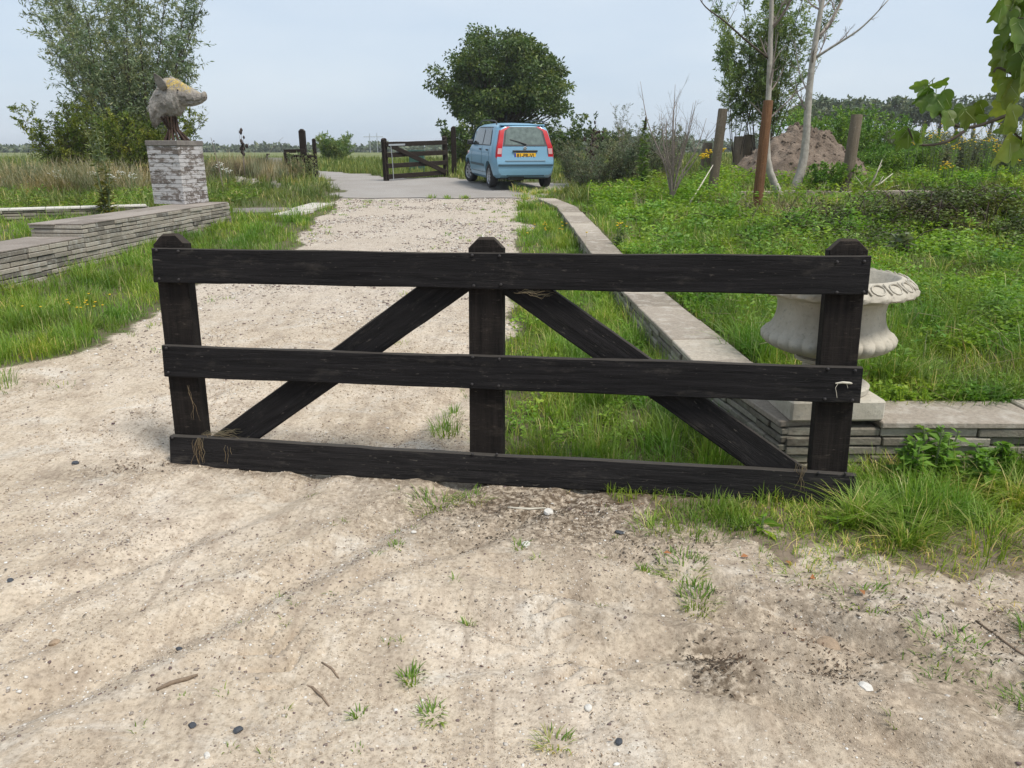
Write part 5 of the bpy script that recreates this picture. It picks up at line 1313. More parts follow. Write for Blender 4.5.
# dock with seed heads by the car
def stalks(name, loc, n_, h, splay, label, seedr=.02, nseed=8, grp=None, mat='seed', seed=1, stem='twig', cat='plant', lean=(0, 0), thick=.006, zstart=.6):
    e = empty(name, loc, 0, label, cat, grp); g_ = random.Random(seed); mb = MB(); sb = MB()
    for i in range(n_):
        a = g_.uniform(0, 6.28); s = g_.uniform(0, splay); hh = h*g_.uniform(.7, 1)
        p = [Vector((math.cos(a)*s*t*t*hh+lean[0]*t*t*hh, math.sin(a)*s*t*t*hh+lean[1]*t*t*hh, hh*t*(1-.12*abs(lean[0])*t))) for t in (0, .25, .5, .75, 1)]
        mb.tube(p, [thick, thick*.9, thick*.8, thick*.6, thick*.4], 4)
        for k in range(nseed):
            t = g_.uniform(zstart, 1); q = p[3].lerp(p[4], (t-.75)/.25) if t > .75 else p[2].lerp(p[3], (t-.5)/.25)
            q = q+Vector((g_.gauss(0, .035), g_.gauss(0, .035), 0)); r_ = seedr*g_.uniform(.6, 1.2)
            sb.lathe([(.001, -r_*1.5), (r_*.8, -r_*.6), (r_, 0), (r_*.7, r_*.9), (.001, r_*1.5)], 7, q)
    mb.build('stem', M[stem], e)
    if nseed: sb.build('seed_heads', M[mat], e, smooth=True)
    return e
stalks('dock_plant', (1.95, 19.3, .75), 7, 1.55, .22, 'dark seed headed dock standing right of the car', .025, 7, seed=3)
stalks('dock_plant', (-6.95, 20.5, .7), 4, 1.75, .16, 'tall stalks with blackish seed heads right of the pedestal', .036, 5, seed=4)
x_, z_ = view_xz(217, 190, 17.5)
e = stalks('bare_stalk', (-6.45, 17.5, .62), 1, 1.70, .05, 'single thin bare stalk close right of the pedestal', .012, 3, seed=9, thick=.012, lean=(-.10, 0), zstart=.55)
e = stalks('bare_stalk', (-7.0, 22.0, .76), 1, 1.45, .0, 'thin stalk bending to the right above the rubble heap', .012, 2, seed=10, thick=.008, lean=(.55, 0), zstart=.5)
# tall weeds left
def leafplant(name, loc, h, nl, ls, label, mat, grp=None, cat='plant', seed=1, splay=.1, stems=1, wd=.3, stemmat='greenstem', droop=.4, flower=None, fr=.02, fn=10):
    e = empty(name, loc, 0, label, cat, grp); g_ = np.random.default_rng(seed); mb = MB(); P_ = []; D_ = []; L_ = []; fb = MB()
    for s in range(stems):
        a = g_.uniform(0, 6.28); sp = splay*g_.random(); hh = h*g_.uniform(.75, 1); top = np.array([math.cos(a)*sp*hh, math.sin(a)*sp*hh, hh]); b0 = np.array([math.cos(a), math.sin(a), 0])*.03*stems**.5*g_.random()
        pts = [b0+(top-b0)*t_+np.array([0, 0, 0]) for t_ in (0, .5, 1)]; mb.tube([Vector(p) for p in pts], [.006+.004*h, .006+.002*h, .003], 5)
        t_ = g_.uniform(.04, 1, nl); aa = g_.uniform(0, 6.28, nl); el = g_.uniform(-.1, .8, nl)-droop*.3
        P_.append(b0+(top-b0)*t_[:, None]); D_.append(np.stack([np.cos(aa)*np.cos(el), np.sin(aa)*np.cos(el), np.sin(el)], 1)); L_.append(g_.uniform(*ls, nl)*(1.2-.75*t_))
        if flower:
            for k in range(fn):
                q = Vector(top)+Vector(g_.normal(0, 1, 3)*np.array([.07, .07, .03])*h); r_ = fr*g_.uniform(.6, 1.2)
                fb.lathe([(.001, -r_*.5), (r_*.6, -r_*.25), (r_, 0), (r_*.6, r_*.3), (.001, r_*.35)], 6, q)
    mb.build('stem', M[stemmat], e); P_ = np.concatenate(P_); D_ = np.concatenate(D_); L_ = np.concatenate(L_)
    V, Fs, m = leaves(P_, D_, L_, L_*wd, .2, np.array([0, 0, 1.])); fol('leaves', [(V, Fs, m, np.clip(g_.normal(.5, .25, len(P_)), 0, 1))], M[mat], e)
    if flower: fb.build('flowers', M[flower], e, smooth=True)
    return e
M['palevein'] = plain('pale_leaf_vein', (.30, .36, .14), .5)
M['greenstem'] = plain('green_stem', (.12, .16, .06), .6)
M['mullein'] = leafmat('mullein_leaves', [(0, (.09, .15, .03)), (1, (.22, .30, .08))], .6, .3)
M['olive'] = leafmat('olive_sapling_leaves', [(0, (.09, .095, .015)), (1, (.21, .20, .04))], .5, .3)
M['palegreen'] = leafmat('pale_green_leaves', [(0, (.16, .20, .08)), (1, (.34, .37, .19))], .6, .3)
zt_ = lambda a, b: float(gz(a, b))
leafplant('sapling', (-6.35, 12.2, .60), 1.05, 34, (.10, .20), 'olive green sapling in front of the left meadow behind the wall', 'olive', splay=.25, stems=5, wd=.34, seed=3)
x0 = -9.3; leafplant('tall_weed', (x0, 18.0, zt_(x0, 18)), 1.9, 90, (.10, .20), 'very tall pale green weed in front of the willow', 'palegreen', splay=.2, stems=6, wd=.28, seed=4)
for k, (xx_, yy_, h_, lb) in enumerate(((-10.75, 17.3, 1.25, 'grey green thistle at the left edge of the meadow, tallest one'), (-10.25, 17.0, .95, 'grey green thistle right of the tallest one'), (-11.2, 17.6, 1.0, 'grey green thistle left of the tallest one'))):
    leafplant('thistle', (xx_, yy_, zt_(xx_, yy_)), h_, 46, (.06, .13), lb, 'greyshrub', 'thistles at the left edge of the meadow', splay=.25, stems=5, wd=.22, seed=20+k)
for k, (px__, yy_) in enumerate(((100, 17.0), (118, 16.6), (126, 17.3), (60, 17), (136, 16.4), (230, 18.5), (225, 19.5))):
    xx_ = (px__-512)/795*yy_*1.02
    leafplant('white_flower', (xx_, yy_, zt_(xx_, yy_)), .62, 16, (.04, .08), ['white flowering weed below the tall pale weed', 'white flowering weed right of the tall pale weed', 'white flowering weed midway to the pedestal', 'white flowering weed in the dry grass far left', 'white flowering weed nearest left of the pedestal', 'white flowering weed right of the pedestal, nearer', 'white flowering weed right of the pedestal, further'][k], 'palegreen', 'white flowering weeds in the left meadow', splay=.3, stems=5, wd=.3, seed=50+k, flower='white_petal', fr=.02, fn=5)
# mullein, yellow flowers
xx_, yy_ = 2.76, 16.6; leafplant('mullein', (xx_, yy_, .72), 1.75, 260, (.11, .24), 'tall green mullein spike standing left of the bare shrub', 'mullein', splay=.02, stems=1, wd=.36, seed=6)
mb = MB(); mb.tube([(xx_-.005, yy_, 2.0), (xx_, yy_, 2.12), (xx_, yy_, 2.26)], [.03, .03, .012], 7); o = mb.build('seed_spike', M['seed']); ml = [q for q in COL.objects if q.name == 'mullein'][0]; o.parent = ml; o.location = (-xx_, -yy_, -.72)
sp_ = [(913, 18, 1.15), (938, 17.4, 1.2), (955, 16.8, 1.1), (972, 17.8, 1.25), (985, 17.2, 1.1), (1000, 16.8, 1.0), (1012, 17.6, 1.05), (930, 19, 1.3), (1035, 17.0, 1.1), (1060, 17.5, 1.2), (990, 19.2, 1.35), (1022, 16.5, .8), (948, 16.3, .6)]
wh = ['first', 'second', 'third', 'fourth', 'fifth', 'sixth', 'seventh', 'eighth', 'ninth', 'tenth']
order = sorted(range(len(sp_)), key=lambda i: sp_[i][0])
for k, (px__, yy_, h_) in enumerate(sp_):
    xx_ = (px__-512)/795*yy_; pos = order.index(k)
    lb = 'yellow flowering ragwort below the fig branch, number %s counted from the left' % (['one', 'two', 'three', 'four', 'five', 'six', 'seven', 'eight', 'nine', 'ten', 'eleven', 'twelve', 'thirteen'][pos])
    leafplant('ragwort', (xx_, yy_, zt_(xx_, yy_)), h_, 38, (.06, .13), lb, 'willow_y' if k % 2 else 'weed', 'yellow flowering ragworts behind the bank', splay=.28, stems=6, wd=.28, seed=70+k, flower='yellow', fr=.024, fn=4)
xx_, yy_ = 4.45, 17.6; leafplant('ragwort', (xx_, yy_, zt_(xx_, yy_)), .78, 34, (.06, .12), 'yellow flowering ragwort behind the grey fence post on the left', 'bush', 'yellow flowering ragworts behind the bank', splay=.45, stems=5, wd=.3, seed=99, flower='yellow', fr=.034, fn=10)
for (cx, cy, n_, lb) in ((-3.85, 6.55, 16, 'small yellow flowers in the grass at the left edge'), (.62, 11.2, 14, 'small yellow buttercups in the grass strip beside the wall'), (.42, 6.6, 4, 'few tiny yellow flowers behind the right brace')):
    e = empty('buttercups', (cx, cy, zt_(cx, cy)), 0, lb, 'flowers', 'small yellow flowers in the verges'); mb = MB(); sb = MB()
    for k in range(n_):
        q = Vector((rnd.gauss(0, .16 if cy < 8 else .3), rnd.gauss(0, .12 if cy < 8 else .6), rnd.uniform(.16, .24))); sb.tube([(q.x, q.y, 0), q], .002, 3)
        r_ = .012 if cy < 8 else .018; mb.lathe([(.001, -r_*.4), (r_*.8, 0), (r_, r_*.4), (.001, r_*.3)], 7, q)
    sb.build('stems', M['greenstem'], e); mb.build('petals', M['yellow'], e, smooth=True)
leafplant('primrose_plant', (1.36, 9.75, zt_(1.36, 9.75)), .34, 26, (.05, .09), 'small plant with pale yellow flower against the wall coping', 'mullein', splay=.3, stems=4, wd=.4, seed=31, flower='yellow', fr=.022, fn=2)
# nettles in the foreground right, in front of the wall
nl_ = [(1.95, 3.45, .27), (2.12, 3.50, .30), (2.28, 3.42, .24), (2.62, 3.47, .28), (2.75, 3.40, .25), (2.45, 3.53, .22), (2.9, 3.5, .3)]
nn_ = ['leftmost nettle in front of the wall beside the gate', 'second nettle from the gate, tallest of the left clump', 'third nettle from the gate, low and leaning', 'fifth nettle from the gate under the raised coping slab', 'sixth nettle from the gate, nearer the camera', 'fourth nettle from the gate, close against the wall', 'last nettle at the right edge of the picture']
for k, (xx_, yy_, h_) in enumerate(nl_):
    leafplant('nettle', (xx_, yy_, zt_(xx_, yy_)), h_, 30, (.08, .13), nn_[k], 'nettle', 'nettles in front of the retaining wall', splay=.45, stems=5, wd=.45, seed=120+k, droop=.5)
for (xx_, yy_, lb) in ((6.7, 10.5, 'dark big leaved plant at the right edge of the bank'), (4.3, 8.6, 'big leaved grey green plant below the bramble patch')):
    leafplant('dock_rosette', (xx_, yy_, zt_(xx_, yy_)), .3, 16, (.18, .30), lb, 'greyshrub' if xx_ < 5 else 'bush', 'big leaved rosettes on the bank', splay=.4, stems=4, wd=.38, seed=int(xx_*10))
for (xx_, yy_, lb) in ((1.42, 3.02, 'broad leaved dock at the front edge of the grass right of the gate'), (1.10, 3.02, 'small broad leaved dock below the right gate post'),):
    leafplant('dock_rosette', (xx_, yy_, zt_(xx_, yy_)), .07, 9, (.07, .12), lb, 'weed', splay=.5, stems=1, wd=.36, seed=int(xx_*10))

# bare shrub
def twiggy(root, pts_rads, mat, n_twigs, tl, seed, zmin=.2, sub=True, trad=.006, upb=.8, name='twigs', parent_name='trunk'):
    g_ = np.random.default_rng(seed); tr = MB(); tw = MB()
    for pts, rads in pts_rads:
        # smooth the polyline
        P_ = np.array(pts, float); t0 = np.linspace(0, 1, len(P_)); tt = np.linspace(0, 1, 14)
        Q = np.stack([np.interp(tt, t0, P_[:, i]) for i in range(3)], 1)
        for _ in range(2): Q[1:-1] = (Q[:-2]+2*Q[1:-1]+Q[2:])/4
        Rr = np.interp(tt, t0, rads); tr.tube([Vector(p) for p in Q], list(Rr), 8)
        for k in range(n_twigs):
            i = int(g_.uniform(zmin, .98)*13); p = Q[i]; d = unit(unit(Q[min(i+1, 13)]-Q[i-1])*.5+unit(g_.normal(size=3)*np.array([1, .7, .3]))*.7+np.array([0, 0, upb*.5])); l = g_.uniform(*tl)
            c = [p]; dd = d.copy()
            for j in range(4): dd = unit(dd+g_.normal(0, .12, 3)+np.array([0, 0, .10*upb])); c.append(c[-1]+dd*l/4)
            r0 = max(trad, min(Rr[i]*.45, trad*2.2)); tw.tube([Vector(q) for q in c], [r0, r0*.8, r0*.6, r0*.45, r0*.25], 4)
            if sub:
                for s in range(4):
                    j = g_.integers(1, 4); q = c[j]; d2 = unit(dd+g_.normal(size=3)*.6+np.array([0, 0, .2])); l2 = l*g_.uniform(.2, .45); tw.tube([Vector(q), Vector(q+d2*l2*.5+g_.normal(0, .01, 3)), Vector(q+d2*l2)], [r0*.45, r0*.35, r0*.18], 3)
    tr.build(parent_name, M[mat], root, smooth=True); return tw.build(name, M['twig'] if mat != 'palebark' else M['twig'], root)
BX, BY = 2.93, 14.3; e = empty('bare_shrub', (BX, BY, .72), 0, 'leafless shrub with many upright reddish grey twigs on the bank', 'shrub')
g_ = np.random.default_rng(5); st = []
for k in range(14):
    a = g_.uniform(0, 6.28); s = g_.uniform(.15, .62); h = g_.uniform(1.2, 2.15)
    st.append(([(0, 0, 0), (math.cos(a)*s*.25, math.sin(a)*s*.2, h*.3), (math.cos(a)*s*.9, math.sin(a)*s*.6, h*.65), (math.cos(a)*s*1.15, math.sin(a)*s, h)], [.018, .014, .009, .003]))
twiggy(e, st, 'twig', 8, (.2, .55), 7, .3, True, .0038, 1.2, parent_name='stem')
mb = MB(); p0 = view_xz(686, 208, 13.6); p1 = view_xz(713, 165, 14.6); mb.tube([Vector((p0[0], 13.6, p0[1]-.02)), Vector((((p0[0]+p1[0])/2), 14.1, (p0[1]+p1[1])/2-.02)), Vector((p1[0], 14.6, p1[1]))], [.016, .013, .008], 6)
o = mb.build('leaning_stick', M['palestick']); tag(o, 'thin bleached stick leaning towards the grey fence post', 'stick')

# two pale trunks
TA = (5.0, 14.5); TY = 14.5
def V3(px__, py__, y__): a, b = view_xz(px__, py__, y__); return (a, y__, b)
def loc_pts(L, root): return [tuple(Vector(p)-Vector(root)) for p in L]
ra = V3(783, 200, 14.5); ra = (ra[0], 14.5, float(terr(ra[0], 14.5))-.03)
e = empty('pale_tree', ra, 0, 'thin bare pale barked tree bending upright beside the orange post', 'tree', 'bare pale barked trees')
A_ = [ra, V3(776, 186, 14.5), V3(767, 170, 14.5), V3(766, 150, 14.5), V3(768, 110, 14.5), V3(770, 60, 14.5), V3(772, 0, 14.5), V3(773, -60, 14.5), V3(770, -120, 14.4)]
br_ = [V3(768, 58, 14.5), V3(745, 40, 14.3), V3(724, 20, 14.1), V3(705, 8, 14.0), V3(697, -6, 14.0)]
br2 = [V3(771, 30, 14.5), V3(785, 12, 14.6), V3(800, -20, 14.6), V3(806, -60, 14.6)]
twiggy(e, [(loc_pts(A_, ra), [.075, .070, .064, .059, .052, .045, .038, .026, .01])], 'palebark', 13, (.4, 1.0), 3, .45, True, .009, .6)
twiggy(e, [(loc_pts(br_, ra), [.022, .018, .015, .011, .006]), (loc_pts(br2, ra), [.028, .022, .016, .008])], 'bark', 5, (.2, .55), 4, .2, True, .006, .6, 'branch_twigs', 'branch')
rb = V3(793, 188, 16.0); rb = (rb[0], 16.0, float(terr(rb[0], 16.0))-.03)
e = empty('pale_tree', rb, 0, 'bare pale barked tree leaning right in front of the earth mound', 'tree', 'bare pale barked trees')
B_ = [rb, V3(800, 178, 16), V3(805, 160, 16), V3(807, 130, 16), V3(808, 95, 16), V3(812, 60, 16), V3(819, 20, 16), V3(826, -20, 16), V3(838, -80, 16), V3(842, -130, 16)]
bb1 = [V3(815, 58, 16), V3(835, 45, 15.8), V3(857, 32, 15.6), V3(872, 18, 15.5), V3(890, -2, 15.4)]
bb2 = [V3(819, 38, 16), V3(832, 20, 16.2), V3(842, 0, 16.3), V3(856, -30, 16.4)]
bb3 = [V3(809, 95, 16), V3(800, 75, 16.1), V3(797, 60, 16.2), V3(795, 40, 16.2)]
twiggy(e, [(loc_pts(B_, rb), [.115, .095, .085, .076, .068, .060, .050, .038, .02, .01])], 'palebark', 18, (.4, 1.1), 13, .4, True, .010, .6)
twiggy(e, [(loc_pts(bb1, rb), [.026, .022, .018, .014, .008]), (loc_pts(bb2, rb), [.045, .036, .026, .014]), (loc_pts(bb3, rb), [.018, .014, .010, .005])], 'palebark', 6, (.2, .6), 14, .2, True, .006, .6, 'branch_twigs', 'branch')

# fence posts on the bank
def roundpost(name, loc, h, r_, mat, tilt, label, dark=0):
    mb = MB(); n = 14; prof = [(r_*.98, -.15), (r_, .1), (r_*1.01, h*.5), (r_*.97, h-.02), (r_*.90, h)]
    mb.lathe(prof, n, mod=lambda rr, z_, a, i: rr*(1+.03*math.sin(3*a+1)+.02*math.sin(5*a+z_)))
    o = mb.build(name, M[mat], loc=loc, rot=tilt); autosmooth(o, 40); return tag(o, label, 'post', 'round wooden fence posts on the bank')
p = V3(712, 192, 15.0); roundpost('fence_post', (p[0], 15.0, .74), 1.60, .088, 'post', (0, R(3.2), 0), 'grey round fence post leaning right beside the bare shrub')
p = V3(757, 207, 13.0); roundpost('fence_post', (p[0], 13.0, .635), 1.73, .080, 'rustpost', (0, R(.8), 0), 'orange brown round fence post standing before the pale trunk')
p = V3(846, 188, 15.6); roundpost('fence_post', (p[0], 15.6, .74), 1.52, .110, 'post', (0, R(1.5), 0), 'thick grey round fence post right of the earth mound')
p = V3(737, 170, 21); roundpost('fence_post', (p[0], 21, .95), 1.0, .13, 'post', (0, R(-1), 0), 'short grey post far behind, left one of the pair under the young willow')
p = V3(742, 168, 21); roundpost('fence_post', (p[0]+.17, 21.3, .95), 1.05, .14, 'post', (0, R(2), 0), 'short grey post far behind, right one of the pair under the young willow')
p = V3(706, 160, 22); roundpost('fence_post', (p[0], 22, .95), .85, .14, 'post', (0, R(1), 0), 'short stump like post far behind the leaning grey post')
# fallen white branch
p = V3(865, 196, 15.9); e = empty('fallen_branch', (p[0], 15.9, .80), 0, 'bleached forked dead branch lying at the foot of the thick grey post', 'branch')
mb = MB()
for (dx, dz, dy, r_) in ((.55, .35, .1, .022), (.2, .62, -.1, .020), (.75, .12, .15, .016), (-.25, .3, .0, .012)):
    mb.tube([(0, 0, 0), (dx*.5+.03, dy*.5, dz*.45), (dx, dy, dz)], [r_, r_*.75, r_*.3], 6)
    mb.tube([(dx*.5, dy*.5, dz*.45), (dx*.45+.12, dy, dz*.85)], [r_*.5, r_*.2], 4)
mb.build('wood', M['palestick'], e, smooth=True)

# earth mound
mx_, my_ = 6.75, 18.4; mz = float(terr(mx_, my_)); na = 110; nr2 = 48; V = [(0, 0, 1.14)]; F = []
for i in range(1, nr2+1):
    t = i/nr2
    for k in range(na):
        a = 2*math.pi*k/na; R0 = 1.70*(1+.10*math.sin(a*2+1)+.06*math.sin(a*5)); x_ = R0*t*math.cos(a)*1.05; y_ = R0*t*math.sin(a)
        zz = 1.12*(1-t**1.5)*(1-.1*math.sin(a*3)*t) + .05*(1-t)
        nn = (fbm(np.array([x_*1.6+5]), np.array([y_*1.6]), 4, 200)[0]-.5)*.5 + (fbm(np.array([x_*6]), np.array([y_*6]), 3, 210)[0]-.5)*.30 + abs(fbm(np.array([x_*12]), np.array([y_*12]), 2, 220)[0]-.5)*.22
        V.append((x_, y_, max(-.1, zz+nn*(1-t*.4)-.08*t)))
for k in range(na): F.append((0, 1+k, 1+(k+1) % na))
for i in range(nr2-1):
    for k in range(na): F.append((1+i*na+k, 1+(i+1)*na+k, 1+(i+1)*na+(k+1) % na, 1+i*na+(k+1) % na))
o = empty('earth_mound', (mx_, my_, mz)); link('earth', pymesh('earth', V, F, True), M['earth'], o); mb = MB(); rr = random.Random(3)
for k in range(520):
    v = V[rr.randrange(1, len(V))]; q = rr.uniform(.012, .05); e = Euler((rr.uniform(0, 3), rr.uniform(0, 3), rr.uniform(0, 3))).to_matrix(); mb.box((v[0], v[1], v[2]+q*.2), (q*rr.uniform(1, 2.2), q*rr.uniform(.8, 1.5), q), e, q*.2)
oo = mb.build('clods', M['earth'], o); oo['kind'] = 'stuff';  tag(o, 'heap of dug reddish brown earth behind the pale trunks', 'earth heap')
t = empty('elder_bush', (6.42, 15.85, .78), 0, 'small dark green elder bush growing before the earth mound', 'shrub')
spray(t, 'bush', .22, 22, (.3, .58), .65, 1, .2, 12, (.08, .2), 13, (.05, .08), .5, .05, .012, .1, 81)
# green bushes and bank vegetation right of the mound
for k, (px__, yy_, h_, s_, lb) in enumerate(((872, 19.0, .75, .5, 'bright green bush right of the thick grey post'), (905, 20.5, .8, .6, 'bright green bush under the tip of the fig branch'), (850, 26, 1.75, 1.2, 'tall green bush rising directly behind the earth mound'), (815, 32, 2.3, 1.5, 'tallest green bush behind the mound, left of the others'), (885, 30, 1.35, 1.5, 'broad green bush far behind the thick grey post'))):
    xx_ = (px__-512)/795*yy_; t = empty('shrub', (xx_, yy_, zt_(xx_, yy_)), 0, lb, 'shrub', 'green bushes around the earth mound')
    spray(t, 'bush', s_, 46, (.5*h_, h_), .6, 1, .2, 20, (.15*h_**.5, .4*h_**.5), 16, (.05*h_**.5, .085*h_**.5), .42, .05, .02, .05, 90+k)
for k, (px__, yy_, h_, lb) in enumerate(((925, 21, 1.05, 'grey green bush behind the ragworts, left one'), (975, 21.5, 1.2, 'grey green bush behind the ragworts, middle one'), (1025, 21, 1.15, 'grey green bush behind the ragworts, right one'))):
    xx_ = (px__-512)/795*yy_; t = empty('shrub', (xx_, yy_, zt_(xx_, yy_)), 0, lb, 'shrub', 'grey green bushes behind the ragworts')
    spray(t, 'greyshrub', .6, 40, (.5*h_, h_), .45, 1, .2, 18, (.15, .45), 13, (.05, .09), .32, .08, .02, .05, 190+k)

# far trees
def fartree(name, loc, h, w_, sd_, label, mat='fartree', ncl=26, tr=.35):
    t = empty(name, loc, 0, label, 'tree', 'row of tall trees on the right horizon')
    crown_tree(t, mat, h*.8, (0, 0, h*.73), (w_*.85, w_*.85, h*.25), ncl, 46, w_*.20, (.4, .7), .55, .20, sd_, shell=.3)
fx = [(798, 8.2, 2.6), (812, 9.0, 2.2), (827, 9.4, 2.4), (842, 8.4, 2.4), (858, 9.2, 2.6), (874, 8.8, 2.3), (889, 9.3, 2.0), (903, 9.1, 2.5), (921, 9.4, 2.2), (936, 8.7, 2.4), (953, 9.5, 2.7), (970, 9.3, 2.4), (987, 9.7, 2.5), (1003, 9.0, 2.3), (1020, 9.5, 2.6), (1040, 9.3, 2.5), (1062, 9.6, 2.6), (1085, 9.2, 2.5)]
words_ = ['first', 'second', 'third', 'fourth', 'fifth', 'sixth', 'seventh', 'eighth', 'ninth', 'tenth', 'eleventh', 'twelfth', 'thirteenth', 'fourteenth', 'fifteenth', 'sixteenth', 'seventeenth', 'eighteenth']
for k, (px__, h_, w_) in enumerate(fx):
    yy_ = 112 + (k*37 % 11); fartree('poplar_tree', ((px__-512)/795*yy_, yy_, .8), h_*.92, w_, 300+k, 'tall hazy tree on the right horizon, %s from the left of its row' % words_[k])
# low far hedge lines (one mass)
def hedge(name, segs, label, mat='fartree', seed=3):
    g_ = np.random.default_rng(seed); P_ = []; L_ = []
    for (px0, px1, yy_, h0, h1) in segs:
        n1 = int((px1-px0)*14*1.1); pxs = g_.uniform(px0, px1, n1); hh = h0+(h1-h0)*fbm(pxs*.07, pxs*0+yy_, 3, 5)**1.0
        P_.append(np.stack([(pxs-512)/795*yy_, yy_+g_.normal(0, 2, n1), .8+hh*g_.random(n1)], 1)); L_.append(g_.uniform(.9, 1.8, n1)*yy_/250)
    P_ = np.concatenate(P_); L_ = np.concatenate(L_); V, Fs, m = leaves(P_, g_.normal(size=(len(P_), 3)), L_, L_*.7, .2)
    o = fol(name, [(V, Fs, m, g_.random(len(P_)))], M[mat]); return tag(o, label, 'trees', kind='stuff')
hedge('distant_woods', [(-160, 170, 270, .2, 3.0), (200, 480, 300, .5, 3.6), (560, 830, 240, 1, 6.5), (560, 720, 180, .5, 3), (780, 1200, 190, .5, 3.6)], 'distant hazy tree line along the horizon')
t = empty('shrub', (-11.5, 52, .8), 0, 'lone round pale green shrub in the field right of the overgrown gate end', 'shrub'); spray(t, 'sapling', .5, 30, (1.0, 1.75), .5, 1, .2, 16, (.3, .6), 14, (.12, .2), .35, .05, .03, .05, 400)
t = empty('shrub', (-13.8, 60, .8), 0, 'small bush left of the lone round shrub in the far field', 'shrub'); spray(t, 'walnut', .3, 16, (.7, 1.2), .4, 1, .2, 12, (.2, .5), 12, (.14, .2), .4, .05, .03, .05, 401)
t = empty('shrub', (7.0, 60, .8), 0, 'dark bush on the horizon right of the round tree', 'shrub'); spray(t, 'walnut', 1.0, 30, (1.4, 2.3), .5, 1, .2, 14, (.3, .7), 14, (.16, .25), .45, .05, .03, .05, 402)
# white sheds far right, pylon, cabinet
for k, (px__, wd, lb) in enumerate(((704, 6.5, 'long white shed far away between the bare shrub and the leaning post'), (690, 3.0, 'small white shed far away left of the long one'))):
    yy_ = 200; e = empty('white_shed', ((px__-512)/795*yy_, yy_, .8), 0, lb, 'shed'); mb = MB(); mb.box((0, 0, .7), (wd, 5, 1.4)); mb.build('wall', M['whitebuild'], e)
    mb = MB(); mb.add([(-wd/2-.2, -2.8, 1.4), (wd/2+.2, -2.8, 1.4), (wd/2+.2, 0, 2.3), (-wd/2-.2, 0, 2.3), (-wd/2-.2, 2.8, 1.4), (wd/2+.2, 2.8, 1.4)], [(0, 1, 2, 3), (3, 2, 5, 4), (0, 3, 4), (1, 5, 2), (0, 4, 5, 1)]); mb.build('roof', M['greymetal'], e)
e = empty('power_pylon', ((374-512)/795*260, 260, .8), 0, 'faint power pylon with two legs on the far horizon left of the gate', 'pylon'); mb = MB()
mb.tube([(-1.2, 0, 0), (-1.2, 0, 6)], .12, 5); mb.tube([(1.2, 0, 0), (1.2, 0, 6)], .12, 5); mb.build('pylon_leg', M['greymetal'], e); mb = MB(); mb.tube([(-3.2, 0, 5.0), (3.2, 0, 5.0)], .12, 5); mb.build('crossarm', M['greymetal'], e)
e = empty('electric_cabinet', (-3.3, 27.5, .8), 0, 'dark green cabinet standing behind the open field gate', 'cabinet'); mb = MB(); mb.box((0, 0, .38), (.50, .4, .76), None, .015); mb.build('cabinet_body', M['greenbox'], e); mb = MB(); mb.box((0, 0, .785), (.56, .46, .04), None, .01); mb.build('cabinet_lid', M['greenbox'], e)
# rubble heap and boards left
e = empty('rubble_heap', (-7.05, 20.0, .68), 0, 'low heap of grey broken slabs in the dry weeds right of the pedestal', 'rubble'); mb = MB(); rr = random.Random(4)
for k in range(46):
    a = rr.gauss(0, .45); b = rr.gauss(0, .2); mb.box((a, b, .05+.20*math.exp(-(a/.5)**2)*rr.random()), (rr.uniform(.12, .34), rr.uniform(.1, .25), rr.uniform(.03, .06)), Euler((rr.gauss(0, .35), rr.gauss(0, .35), rr.uniform(0, 3))).to_matrix(), .005)
mb.build('broken_slabs', M['wall'], e)
e = empty('wooden_trough', (-7.35, 23.4, .78), R(-8), 'grey weathered board pen with a leaning pale board left of the far gateway', 'trough')
mb = MB(); mb.box((-.3, 0, .42), (.75, .03, .30), Euler((0, -.12, 0)).to_matrix()); mb.build('grey_board', M['post'], e)
mb = MB(); mb.box((.33, .05, .40), (.45, .03, .42)); mb.build('pale_board', M['pale_slab'], e)
mb = MB(); mb.box((.08, 0, .38), (.05, .05, .7), Euler((0, .2, 0)).to_matrix()); mb.box((.72, 0, .42), (.05, .05, .84), Euler((0, -.06, 0)).to_matrix()); mb.build('stake', M['tar_far'], e)
t = empty('creeper', (-6.0, 22.75, .77), 0, 'pale flowering creeper growing over the overgrown gate end', 'creeper'); spray(t, 'palegreen', .32, 30, (.35, .85), .35, 1, .2, 10, (.06, .2), 10, (.03, .055), .6, .05, .01, .1, 500)
for k, (xx_, yy_, s_, lb) in enumerate(((-7.5, 20.7, .55, 'brownish dry shrub above the rubble heap'), (-8.1, 19.9, .7, 'olive shrub left of the rubble heap'))):
    t = empty('shrub', (xx_, yy_, zt_(xx_, yy_)), 0, lb, 'shrub'); spray(t, 'straw' if k == 0 else 'greyshrub', .35, 34, (.5*s_, 1.1*s_), .55, 1, .2, 14, (.1, .25), 10, (.03, .055), .35, .05, .012, .05, 510+k)

